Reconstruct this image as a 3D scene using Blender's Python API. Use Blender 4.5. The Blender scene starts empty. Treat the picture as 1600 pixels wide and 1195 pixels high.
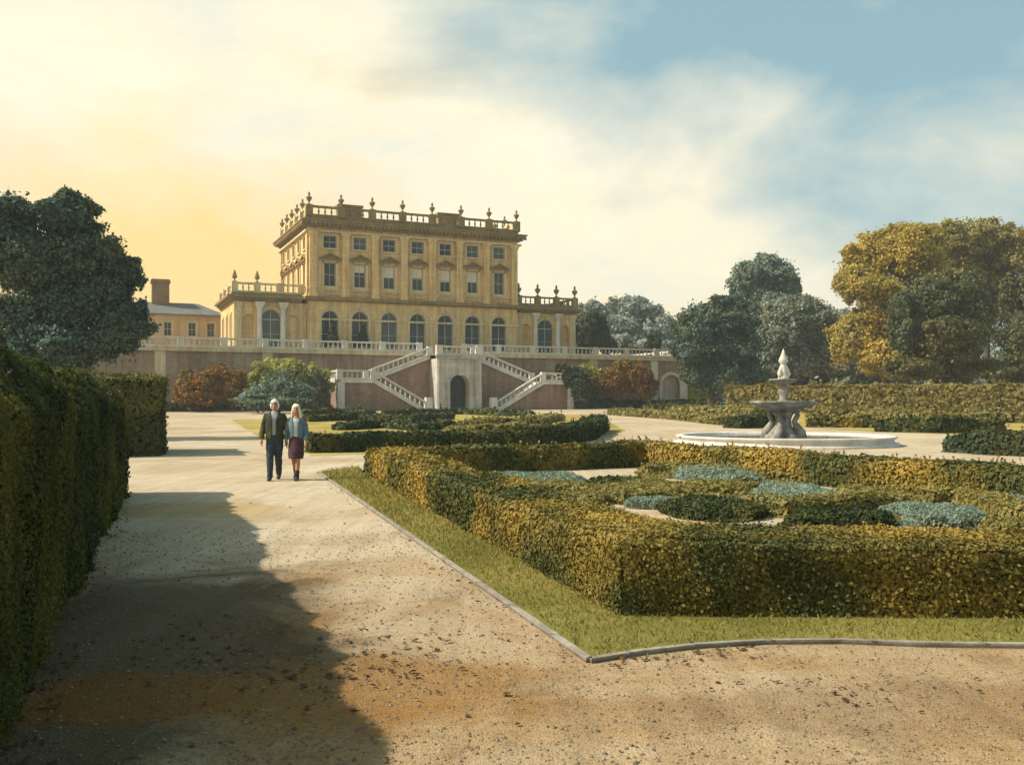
import bpy, bmesh, math, random
import numpy as np
from mathutils import Vector, Matrix
random.seed(7); rng = np.random.default_rng(11)
PI = math.pi
sc = bpy.context.scene
COL = sc.collection

# ------------------------------------------------------------------ camera model
F, HX, HY, CH = 1485.0, 800.0, 628.0, 1.75       # focal length, horizon, eye height (photo pixels / metres)
def gz(y):                                       # the garden rises very gently towards the house
    return 0.01*(min(max(y, 40.0), 140.0)-40.0)
def G(px, py):                                   # photo pixel -> point on the ground
    k = (py-HY)/F
    Y = CH/k if k > 0 else 1e9
    if Y > 40: Y = (CH+0.4)/(0.01+k)
    return ((px-HX)/F*Y, Y)
def P(px, py, Y): return Vector(((px-HX)/F*Y, Y, CH-(py-HY)/F*Y))

cam = bpy.data.cameras.new('camera'); co = bpy.data.objects.new('camera', cam); COL.objects.link(co)
cam.sensor_width = 36; cam.lens = F/1600*36; cam.shift_y = (HY-597.5)/1600
cam.clip_start = 0.1; cam.clip_end = 6000
co.location = (0, 0, CH); co.rotation_euler = (PI/2, 0, 0); sc.camera = co

# ------------------------------------------------------------------ materials
def newmat(name):
    m = bpy.data.materials.new(name); m.use_nodes = True
    nt = m.node_tree; nt.nodes.clear()
    out = nt.nodes.new('ShaderNodeOutputMaterial')
    return m, nt, out
def N(nt, typ, **kw):
    n = nt.nodes.new(typ)
    for k, v in kw.items():
        if k in n.inputs: n.inputs[k].default_value = v
        else: setattr(n, k, v)
    return n
def ramp(nt, fac, stops):
    r = nt.nodes.new('ShaderNodeValToRGB'); e = r.color_ramp.elements
    while len(e) < len(stops): e.new(0.5)
    for i, (p, c) in enumerate(stops):
        e[i].position = p; e[i].color = (c[0], c[1], c[2], 1)
    nt.links.new(fac, r.inputs[0]); return r.outputs[0]
def mix(nt, fac, a, b, mode='MIX'):
    n = nt.nodes.new('ShaderNodeMix'); n.data_type = 'RGBA'; n.blend_type = mode
    for sock, v in ((n.inputs[0], fac), (n.inputs[6], a), (n.inputs[7], b)):
        if isinstance(v, bpy.types.NodeSocket): nt.links.new(v, sock)
        elif isinstance(v, (int, float)): sock.default_value = v
        else: sock.default_value = (v[0], v[1], v[2], 1)
    return n.outputs[2]
def noise(nt, vec, scale, detail=4, rough=0.55, dist=0.0):
    n = N(nt, 'ShaderNodeTexNoise', Scale=scale, Detail=detail, Roughness=rough, Distortion=dist)
    nt.links.new(vec, n.inputs['Vector']); return n.outputs['Fac']
def coords(nt, which='Object'):
    return nt.nodes.new('ShaderNodeTexCoord').outputs[which]
def surface(name, stops, scale=1.0, fine=None, rough=0.85, bump=0.0, bscale=30, spec=0.3, blocks=None, dist=0.4, streak=0.0):
    """mottled surface: colour ramp over a soft noise, optional fine grain, optional masonry joints, bump"""
    m, nt, out = newmat(name)
    v = coords(nt)
    c = ramp(nt, noise(nt, v, scale, 5, 0.6, dist), stops)
    if fine:
        f = noise(nt, v, fine[0], 3, 0.6)
        c = mix(nt, fine[1], c, ramp(nt, f, [(0.3, (0.25,)*3), (0.7, (1,)*3)]), 'MULTIPLY')
    if streak:
        mp = N(nt, 'ShaderNodeMapping'); mp.inputs['Scale'].default_value = (1.2, 1.2, 0.12); nt.links.new(v, mp.inputs[0])
        c = mix(nt, streak, c, ramp(nt, noise(nt, mp.outputs[0], 1.4, 5, 0.65), [(0.35, (0.45, 0.42, 0.36)), (0.6, (1, 1, 1))]), 'MULTIPLY')
    bs = N(nt, 'ShaderNodeBsdfPrincipled'); bs.inputs['Roughness'].default_value = rough
    bs.inputs['Specular IOR Level'].default_value = spec
    if blocks:
        bw, bh, dark = blocks
        sx = nt.nodes.new('ShaderNodeSeparateXYZ'); nt.links.new(v, sx.inputs[0])
        ad = N(nt, 'ShaderNodeMath', operation='ADD'); nt.links.new(sx.outputs[0], ad.inputs[0]); nt.links.new(sx.outputs[1], ad.inputs[1])
        cb = nt.nodes.new('ShaderNodeCombineXYZ'); nt.links.new(ad.outputs[0], cb.inputs[0]); nt.links.new(sx.outputs[2], cb.inputs[1])
        br = nt.nodes.new('ShaderNodeTexBrick'); nt.links.new(cb.outputs[0], br.inputs['Vector'])
        br.inputs['Color1'].default_value = (1, 1, 1, 1); br.inputs['Color2'].default_value = (0.8, 0.78, 0.75, 1)
        br.inputs['Mortar'].default_value = (dark, dark, dark, 1); br.inputs['Scale'].default_value = 1.0
        br.inputs['Brick Width'].default_value = bw; br.inputs['Row Height'].default_value = bh
        br.inputs['Mortar Size'].default_value = min(0.02, bh*0.09)
        c = mix(nt, 0.7, c, br.outputs[0], 'MULTIPLY')
    nt.links.new(c, bs.inputs['Base Color'])
    if bump:
        b = N(nt, 'ShaderNodeBump', Strength=bump, Distance=0.02)
        nt.links.new(noise(nt, v, bscale, 4, 0.6), b.inputs['Height']); nt.links.new(b.outputs[0], bs.inputs['Normal'])
    nt.links.new(bs.outputs[0], out.inputs[0]); return m
def foliage(name, c1, c2, c3, scale=0.5, trans=0.3, t2=(0.42, 0.66)):
    """leaves: colour varies leaf by leaf (c1..c2) and drifts to c3 in broad patches"""
    m, nt, out = newmat(name)
    g = nt.nodes.new('ShaderNodeNewGeometry')
    c = ramp(nt, g.outputs['Random Per Island'], [(0.0, c1), (1.0, c2)])
    f = ramp(nt, noise(nt, coords(nt), scale, 3, 0.55, 0.5), [(t2[0], (0,)*3), (t2[1], (1,)*3)])
    c = mix(nt, f, c, c3)
    d = nt.nodes.new('ShaderNodeBsdfPrincipled'); d.inputs['Roughness'].default_value = 0.65; d.inputs['Specular IOR Level'].default_value = 0.22
    t = nt.nodes.new('ShaderNodeBsdfTranslucent')
    nt.links.new(c, d.inputs['Base Color'])
    nt.links.new(mix(nt, 1.0, c, (1.15, 1.05, 0.5), 'MULTIPLY'), t.inputs[0])
    ms = nt.nodes.new('ShaderNodeMixShader'); ms.inputs[0].default_value = trans
    nt.links.new(d.outputs[0], ms.inputs[1]); nt.links.new(t.outputs[0], ms.inputs[2])
    nt.links.new(ms.outputs[0], out.inputs[0]); return m
def plain(name, col, rough=0.7, spec=0.3, var=0.25, scale=8.0):
    return surface(name, [(0.3, tuple(x*(1-var) for x in col)), (0.7, tuple(min(1, x*(1+var)) for x in col))], scale, rough=rough, spec=spec)

M = {}
M['gold_stone'] = surface('golden_stone', [(0.25, (0.70, 0.465, 0.20)), (0.5, (0.80, 0.585, 0.30)), (0.75, (0.82, 0.655, 0.40))], 0.2, (3.0, 0.16), 0.9, 0.15, 12, blocks=(1.1, 0.45, 0.68), streak=0.65)
M['trim_stone'] = surface('trim_stone', [(0.3, (0.58, 0.46, 0.27)), (0.7, (0.74, 0.63, 0.42))], 0.5, (4.0, 0.25), 0.9, 0.15, 12, streak=0.5)
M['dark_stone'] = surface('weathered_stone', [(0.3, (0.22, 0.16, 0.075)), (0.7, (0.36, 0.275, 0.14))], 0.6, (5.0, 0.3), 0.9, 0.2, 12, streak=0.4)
M['white_stone'] = surface('pale_stone', [(0.3, (0.56, 0.53, 0.48)), (0.7, (0.74, 0.72, 0.68))], 0.7, (6.0, 0.18), 0.85, 0.15, 14, streak=0.35)
M['grey_stone'] = surface('grey_stone', [(0.3, (0.44, 0.425, 0.40)), (0.7, (0.64, 0.625, 0.59))], 0.6, (5.0, 0.2), 0.85, 0.15, 14, blocks=(1.2, 0.5, 0.75), streak=0.6)
M['marble'] = surface('fountain_marble', [(0.3, (0.12, 0.117, 0.11)), (0.7, (0.46, 0.45, 0.43))], 2.4, (12.0, 0.3), 0.7, 0.2, 20, spec=0.4, streak=0.95)
M['brick'] = surface('terrace_brick', [(0.25, (0.20, 0.14, 0.11)), (0.5, (0.38, 0.27, 0.195)), (0.75, (0.54, 0.43, 0.33))], 0.22, (2.0, 0.3), 0.95, 0.2, 14, blocks=(0.46, 0.15, 0.8), streak=0.55)
M['stair_brick'] = surface('stair_brick', [(0.25, (0.23, 0.145, 0.11)), (0.75, (0.42, 0.29, 0.22))], 0.4, (2.0, 0.3), 0.95, 0.2, 14, blocks=(0.46, 0.15, 0.8), streak=0.5)
M['render'] = surface('ochre_render', [(0.3, (0.50, 0.34, 0.19)), (0.7, (0.62, 0.45, 0.27))], 0.4, (3.0, 0.15), 0.95, streak=0.4)
M['slate'] = surface('grey_slate', [(0.3, (0.12, 0.12, 0.115)), (0.7, (0.21, 0.21, 0.20))], 0.6, (4, 0.3), 0.85, blocks=(0.6, 0.3, 0.7))
M['chimney'] = surface('chimney_brick', [(0.3, (0.22, 0.15, 0.08)), (0.7, (0.32, 0.23, 0.13))], 0.7, (4, 0.3), 0.95, blocks=(0.46, 0.15, 0.7))
M['joinery'] = plain('painted_joinery', (0.40, 0.38, 0.33), 0.5, 0.3, 0.06)
M['blind'] = plain('window_blind', (0.62, 0.58, 0.48), 0.9, 0.1, 0.1)
M['door'] = plain('dark_doorway', (0.035, 0.04, 0.05), 0.6, 0.3, 0.4, 1.0)
def glass(name, stops):
    m = surface(name, stops, 0.35, None, 0.12, spec=0.28)
    nt = m.node_tree; bs = [n for n in nt.nodes if n.type == 'BSDF_PRINCIPLED'][0]; src = bs.inputs['Base Color'].links[0].from_socket
    oi = nt.nodes.new('ShaderNodeObjectInfo')               # rooms differ: some dark, some with pale curtains or lighter rooms behind
    nt.links.new(mix(nt, ramp(nt, oi.outputs['Random'], [(0.35, (0,)*3), (0.95, (0.75,)*3)]), src, (0.11, 0.13, 0.13)), bs.inputs['Base Color']); return m
M['glass'] = glass('window_glass', [(0.35, (0.018, 0.022, 0.022)), (0.65, (0.06, 0.075, 0.078))])
M['water'] = surface('pool_water', [(0.3, (0.10, 0.13, 0.15)), (0.7, (0.16, 0.20, 0.22))], 0.8, None, 0.06, 0.12, 6, spec=0.6)
M['floor'] = surface('terrace_paving', [(0.3, (0.34, 0.29, 0.22)), (0.7, (0.44, 0.38, 0.29))], 0.6, (5, 0.3), 0.9)

def gravel_material(name='gravel'):
    m, nt, out = newmat(name)
    v = coords(nt)
    base = ramp(nt, noise(nt, v, 0.16, 5, 0.6, 0.6), [(0.3, (0.42, 0.325, 0.21)), (0.5, (0.54, 0.45, 0.325)), (0.7, (0.60, 0.53, 0.41))])
    sp = nt.nodes.new('ShaderNodeSeparateXYZ'); nt.links.new(v, sp.inputs[0])
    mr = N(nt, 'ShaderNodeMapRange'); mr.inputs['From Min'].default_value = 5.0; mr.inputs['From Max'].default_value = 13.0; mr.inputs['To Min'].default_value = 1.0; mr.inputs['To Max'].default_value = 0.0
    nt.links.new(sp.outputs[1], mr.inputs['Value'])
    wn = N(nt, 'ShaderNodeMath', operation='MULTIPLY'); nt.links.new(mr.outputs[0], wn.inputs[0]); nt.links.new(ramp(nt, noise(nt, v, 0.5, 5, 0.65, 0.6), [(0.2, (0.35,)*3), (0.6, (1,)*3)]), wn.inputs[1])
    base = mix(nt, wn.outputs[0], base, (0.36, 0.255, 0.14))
    # ochre leaf-mould stains
    st = ramp(nt, noise(nt, v, 0.42, 5, 0.65, 0.9), [(0.47, (0,)*3), (0.66, (1,)*3)])
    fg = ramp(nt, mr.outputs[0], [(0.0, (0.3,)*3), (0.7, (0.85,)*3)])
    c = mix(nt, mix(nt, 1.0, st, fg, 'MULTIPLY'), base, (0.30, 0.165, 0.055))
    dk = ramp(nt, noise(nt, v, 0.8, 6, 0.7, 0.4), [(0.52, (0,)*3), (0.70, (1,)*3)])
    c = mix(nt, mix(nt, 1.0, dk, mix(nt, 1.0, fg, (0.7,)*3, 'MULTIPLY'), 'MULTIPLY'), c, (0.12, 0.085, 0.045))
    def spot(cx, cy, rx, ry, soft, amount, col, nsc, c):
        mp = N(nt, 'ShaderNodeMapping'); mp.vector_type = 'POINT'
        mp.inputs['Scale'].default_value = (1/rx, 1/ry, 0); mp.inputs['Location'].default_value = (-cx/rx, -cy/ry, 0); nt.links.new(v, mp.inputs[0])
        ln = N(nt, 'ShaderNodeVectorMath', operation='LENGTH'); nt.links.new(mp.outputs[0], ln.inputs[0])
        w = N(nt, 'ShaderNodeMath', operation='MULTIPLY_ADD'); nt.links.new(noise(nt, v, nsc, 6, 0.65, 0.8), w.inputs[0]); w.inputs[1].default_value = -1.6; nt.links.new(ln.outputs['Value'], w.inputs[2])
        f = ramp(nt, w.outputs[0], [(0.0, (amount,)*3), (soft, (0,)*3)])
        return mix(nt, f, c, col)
    c = spot(-3.1, 6.4, 1.75, 3.4, 0.45, 0.85, (0.085, 0.058, 0.030), 0.9, c)  # dark patch that deepens the tall hedge's shade, put into the gravel colour
    c = spot(-2.35, 5.65, 0.9, 0.5, 0.45, 0.8, (0.21, 0.095, 0.018), 1.6, c)
    c = spot(-0.95, 5.75, 1.0, 0.7, 0.5, 0.75, (0.25, 0.125, 0.03), 1.5, c)
    c = spot(-5.2, 15.5, 1.4, 1.0, 0.5, 0.5, (0.40, 0.26, 0.06), 1.2, c)
    c = spot(2.6, 5.4, 2.0, 0.5, 0.5, 0.4, (0.20, 0.12, 0.06), 1.3, c)
    mt = N(nt, 'ShaderNodeMapping'); mt.inputs['Rotation'].default_value = (0, 0, 0.31); mt.inputs['Scale'].default_value = (2.6, 0.12, 1); nt.links.new(v, mt.inputs[0])
    c = mix(nt, 0.35, c, ramp(nt, noise(nt, mt.outputs[0], 1.6, 5, 0.6), [(0.36, (0.62, 0.58, 0.52)), (0.6, (1.04, 1.03, 1.0))]), 'MULTIPLY')
    vo = N(nt, 'ShaderNodeTexVoronoi', Scale=70.0); nt.links.new(v, vo.inputs['Vector'])
    sep = nt.nodes.new('ShaderNodeSeparateColor'); nt.links.new(vo.outputs['Color'], sep.inputs[0])
    c = mix(nt, 0.75, c, ramp(nt, sep.outputs[0], [(0, (0.62, 0.58, 0.52)), (0.5, (0.95, 0.94, 0.92)), (1, (1.0, 1.0, 1.0))]), 'MULTIPLY')
    c = mix(nt, 0.3, c, ramp(nt, noise(nt, v, 14, 4, 0.7), [(0.3, (0.5,)*3), (0.65, (1,)*3)]), 'MULTIPLY')
    bs = N(nt, 'ShaderNodeBsdfPrincipled'); bs.inputs['Roughness'].default_value = 0.95; bs.inputs['Specular IOR Level'].default_value = 0.15
    nt.links.new(c, bs.inputs['Base Color'])
    b = N(nt, 'ShaderNodeBump', Strength=0.5, Distance=0.012)
    nt.links.new(vo.outputs['Distance'], b.inputs['Height'])
    b2 = N(nt, 'ShaderNodeBump', Strength=0.4, Distance=0.06)
    nt.links.new(noise(nt, v, 3.0, 5, 0.65), b2.inputs['Height']); nt.links.new(b.outputs[0], b2.inputs['Normal'])
    nt.links.new(b2.outputs[0], bs.inputs['Normal'])
    nt.links.new(bs.outputs[0], out.inputs[0]); return m
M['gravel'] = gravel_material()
M['turf'] = surface('turf', [(0.3, (0.12, 0.115, 0.025)), (0.5, (0.20, 0.185, 0.045)), (0.7, (0.28, 0.23, 0.07))], 0.5, (25, 0.4), 0.95, 0.5, 60, spec=0.1)
M['gold_turf'] = surface('dry_turf', [(0.3, (0.22, 0.17, 0.035)), (0.5, (0.36, 0.28, 0.075)), (0.7, (0.46, 0.37, 0.13))], 0.25, (8, 0.3), 0.95, 0.4, 30, spec=0.1)
M['field'] = surface('meadow', [(0.3, (0.08, 0.09, 0.03)), (0.7, (0.16, 0.15, 0.05))], 0.05, (2, 0.3), 0.95, spec=0.1)
M['edging'] = surface('stone_edging', [(0.3, (0.28, 0.25, 0.20)), (0.7, (0.46, 0.43, 0.37))], 2.0, (20, 0.45), 0.9, 0.3, blocks=(0.7, 2.0, 0.35), streak=0.5)
M['bark'] = surface('bark', [(0.3, (0.05, 0.04, 0.028)), (0.7, (0.12, 0.095, 0.065))], 2.0, (8, 0.4), 0.95, 0.5, 10)
M['leaf_litter'] = foliage('leaf_litter', (0.035, 0.022, 0.01), (0.13, 0.07, 0.02), (0.05, 0.035, 0.02), 1.5, 0.1)
M['blade'] = foliage('grass_blades', (0.19, 0.172, 0.045), (0.29, 0.26, 0.085), (0.33, 0.26, 0.09), 0.7, 0.3, (0.45, 0.75))
# foliage kinds
M['yew'] = foliage('yew_leaves', (0.020, 0.036, 0.016), (0.075, 0.090, 0.026), (0.20, 0.18, 0.04), 0.5, 0.4, (0.44, 0.66))
M['yew_light'] = foliage('olive_yew_leaves', (0.035, 0.048, 0.016), (0.09, 0.10, 0.03), (0.17, 0.16, 0.04), 0.5, 0.25, (0.44, 0.66))
M['yew_twig'] = plain('yew_inner_growth', (0.014, 0.018, 0.008), 0.95, 0.1)
M['box'] = foliage('box_leaves', (0.032, 0.046, 0.015), (0.105, 0.11, 0.026), (0.34, 0.235, 0.045), 0.6, 0.10, (0.42, 0.66))
M['box_gold'] = foliage('golden_hedge_leaves', (0.19, 0.165, 0.05), (0.31, 0.255, 0.085), (0.24, 0.20, 0.07), 0.12, 0.25)
M['box_twig'] = plain('box_inner_growth', (0.055, 0.048, 0.016), 0.95, 0.1)
M['box_dark'] = foliage('dark_box_leaves', (0.018, 0.036, 0.018), (0.05, 0.075, 0.022), (0.085, 0.085, 0.02), 0.7, 0.2)
M['olive'] = foliage('olive_leaves', (0.13, 0.13, 0.04), (0.24, 0.22, 0.075), (0.28, 0.23, 0.07), 0.8, 0.25)
M['teal'] = foliage('lavender_leaves', (0.15, 0.21, 0.175), (0.25, 0.32, 0.275), (0.19, 0.20, 0.10), 0.9, 0.25, (0.5, 0.75))
M['lime'] = foliage('lime_leaves', (0.26, 0.28, 0.10), (0.42, 0.42, 0.17), (0.38, 0.39, 0.07), 0.4, 0.3)
M['rust'] = foliage('russet_leaves', (0.13, 0.06, 0.014), (0.34, 0.17, 0.03), (0.20, 0.15, 0.04), 0.35, 0.3)
M['bluegreen'] = foliage('blue_green_leaves', (0.12, 0.18, 0.155), (0.23, 0.30, 0.26), (0.15, 0.20, 0.14), 0.4, 0.25)
M['darkgreen'] = foliage('dark_green_leaves', (0.022, 0.042, 0.026), (0.06, 0.085, 0.042), (0.075, 0.08, 0.03), 0.35, 0.25)
M['cedar'] = foliage('cedar_needles', (0.030, 0.070, 0.066), (0.10, 0.17, 0.155), (0.12, 0.15, 0.09), 0.28, 0.2)
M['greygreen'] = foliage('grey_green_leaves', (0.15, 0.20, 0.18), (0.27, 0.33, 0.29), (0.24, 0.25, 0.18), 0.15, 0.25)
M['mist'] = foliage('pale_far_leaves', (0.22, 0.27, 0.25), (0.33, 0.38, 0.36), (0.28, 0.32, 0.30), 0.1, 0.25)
M['gold'] = foliage('golden_leaves', (0.34, 0.255, 0.04), (0.56, 0.44, 0.10), (0.34, 0.30, 0.09), 0.14, 0.35)
M['olivetree'] = foliage('olive_tree_leaves', (0.08, 0.085, 0.03), (0.19, 0.175, 0.06), (0.10, 0.13, 0.08), 0.16, 0.25)
M['paleolive'] = foliage('pale_olive_leaves', (0.24, 0.22, 0.07), (0.40, 0.35, 0.14), (0.28, 0.25, 0.09), 0.14, 0.35)

# ------------------------------------------------------------------ object helpers
def link(o, parent=None):
    COL.objects.link(o)
    if parent is not None: o.parent = parent
    return o
def thing(name, label, cat, loc=(0, 0, 0), rz=0.0, group=None):
    o = bpy.data.objects.new(name, None); link(o)
    o.empty_display_size = 0.3
    o.location = loc; o.rotation_euler = (0, 0, rz)
    o['label'] = label; o['category'] = cat
    if group: o['group'] = group
    return o
def tag(o, label, cat, group=None):
    o['label'] = label; o['category'] = cat
    if group: o['group'] = group
    return o
class MB:
    """collects faces; .build() links them as ONE mesh object"""
    def __init__(s): s.V = []; s.F = []; s.mi = []; s.cur = 0
    def add(s, vs, fs):
        b = len(s.V); s.V += [tuple(v) for v in vs]
        for f in fs: s.F.append(tuple(b+i for i in f)); s.mi.append(s.cur)
    def quad(s, a, b, c, d): s.add([a, b, c, d], [(0, 1, 2, 3)])
    def poly(s, pts): s.add(pts, [tuple(range(len(pts)))])
    def box(s, x0, x1, y0, y1, z0, z1):
        s.add([(x0,y0,z0),(x1,y0,z0),(x1,y1,z0),(x0,y1,z0),(x0,y0,z1),(x1,y0,z1),(x1,y1,z1),(x0,y1,z1)],
              [(0,3,2,1),(4,5,6,7),(0,1,5,4),(1,2,6,5),(2,3,7,6),(3,0,4,7)])
    def frus(s, cx, cy, z0, z1, a0, b0, a1, b1):          # tapered box, half sizes
        s.add([(cx-a0,cy-b0,z0),(cx+a0,cy-b0,z0),(cx+a0,cy+b0,z0),(cx-a0,cy+b0,z0),(cx-a1,cy-b1,z1),(cx+a1,cy-b1,z1),(cx+a1,cy+b1,z1),(cx-a1,cy+b1,z1)],
              [(0,3,2,1),(4,5,6,7),(0,1,5,4),(1,2,6,5),(2,3,7,6),(3,0,4,7)])
    def beam(s, p0, p1, w, z0, z1):                        # sheared box between two points
        p0, p1 = Vector(p0), Vector(p1); d = (p1-p0); d.z = 0; d.normalize(); n = Vector((-d.y, d.x, 0))*w/2
        vs = []
        for z in (z0, z1):
            for q in (p0-n, p1-n, p1+n, p0+n): vs.append((q.x, q.y, q.z+z))
        s.add(vs, [(0,3,2,1),(4,5,6,7),(0,1,5,4),(1,2,6,5),(2,3,7,6),(3,0,4,7)])
    def lathe(s, c, prof, n=12, cap=True, sx=1, sy=1, lobes=None):
        vs = []; fs = []
        for (r, z) in prof:
            for k in range(n):
                a = 2*PI*k/n; q = r
                if lobes: q = r*(1+lobes[1]*math.cos(lobes[0]*a))
                vs.append((c[0]+q*math.cos(a)*sx, c[1]+q*math.sin(a)*sy, c[2]+z))
        m = len(prof)
        for i in range(m-1):
            for k in range(n):
                k2 = (k+1) % n; fs.append((i*n+k, i*n+k2, (i+1)*n+k2, (i+1)*n+k))
        if cap: fs.append(tuple(reversed(range(n)))); fs.append(tuple((m-1)*n+k for k in range(n)))
        s.add(vs, fs)
    def tube(s, pts, radii, n=10, cap=True):               # radii: number or (ra, rb)
        pts = [Vector(p) for p in pts]; vs = []; fs = []; m = len(pts); ref = None
        for i, p in enumerate(pts):
            t = (pts[min(i+1, m-1)]-pts[max(i-1, 0)]).normalized()
            if ref is None:
                ref = Vector((1, 0, 0)) if abs(t.x) < 0.8 else Vector((0, 1, 0))
            a = (ref-t*ref.dot(t)).normalized(); b = t.cross(a); ref = a
            r = radii[i]; ra, rb = r if isinstance(r, tuple) else (r, r)
            for k in range(n):
                q = p+a*ra*math.cos(2*PI*k/n)+b*rb*math.sin(2*PI*k/n); vs.append(tuple(q))
        for i in range(m-1):
            for k in range(n):
                k2 = (k+1) % n; fs.append((i*n+k, i*n+k2, (i+1)*n+k2, (i+1)*n+k))
        if cap: fs.append(tuple(reversed(range(n)))); fs.append(tuple((m-1)*n+k for k in range(n)))
        s.add(vs, fs)
    def mesh(s, name, mats, smooth=False):
        me = bpy.data.meshes.new(name); me.from_pydata(s.V, [], s.F)
        for m in (mats if isinstance(mats, (list, tuple)) else [mats]): me.materials.append(m)
        me.polygons.foreach_set('material_index', s.mi)
        if smooth: me.polygons.foreach_set('use_smooth', [True]*len(s.F))
        me.update(); return me
    def build(s, name, mats, parent=None, smooth=False, bevel=0, dz=0.0):
        if dz: s.V = [(x, y, z+dz) for x, y, z in s.V]
        o = bpy.data.objects.new(name, s.mesh(name, mats, smooth)); link(o, parent)
        if bevel:
            b = o.modifiers.new('bevel', 'BEVEL'); b.width = bevel; b.segments = 2; b.limit_method = 'ANGLE'
        return o
def struct(o): o['kind'] = 'structure'; return o

def np_object(name, V, Q, mats, mi=None, parent=None):
    me = bpy.data.meshes.new(name); V = np.asarray(V, np.float32); Q = np.asarray(Q, np.int32); n = len(Q)
    me.vertices.add(len(V)); me.vertices.foreach_set('co', V.ravel())
    me.loops.add(n*4); me.loops.foreach_set('vertex_index', Q.ravel())
    me.polygons.add(n); me.polygons.foreach_set('loop_start', np.arange(n, dtype=np.int32)*4)
    for m in (mats if isinstance(mats, (list, tuple)) else [mats]): me.materials.append(m)
    if mi is not None: me.polygons.foreach_set('material_index', np.asarray(mi, np.int32))
    me.update(calc_edges=True); me.validate()
    return link(bpy.data.objects.new(name, me), parent)
def unit(a): return a/np.maximum(np.linalg.norm(a, axis=1, keepdims=True), 1e-9)
def leaf_arrays(p, nrm, size, spread=0.8, long=1.6, up=0.0):
    """one small bent quad per point, tilted off the given normal"""
    n = len(p); nn = unit(nrm+rng.normal(0, spread, (n, 3)))
    t = rng.normal(0, 1, (n, 3)); t[:, 2] += up; t = unit(t-nn*np.sum(t*nn, 1, keepdims=True)); b = np.cross(nn, t)
    s = (size*rng.uniform(0.6, 1.35, n))[:, None] if np.ndim(size) == 0 else (size*rng.uniform(0.6, 1.35, n))[:, None]
    a = p-t*s*long*0.5; c = p+t*s*long*0.5
    l = p-b*s*0.5+nn*s*0.15; r = p+b*s*0.5+nn*s*0.15
    V = np.stack([a, l, c, r], 1).reshape(-1, 3); Q = np.arange(n*4).reshape(n, 4)
    return V, Q

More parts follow.
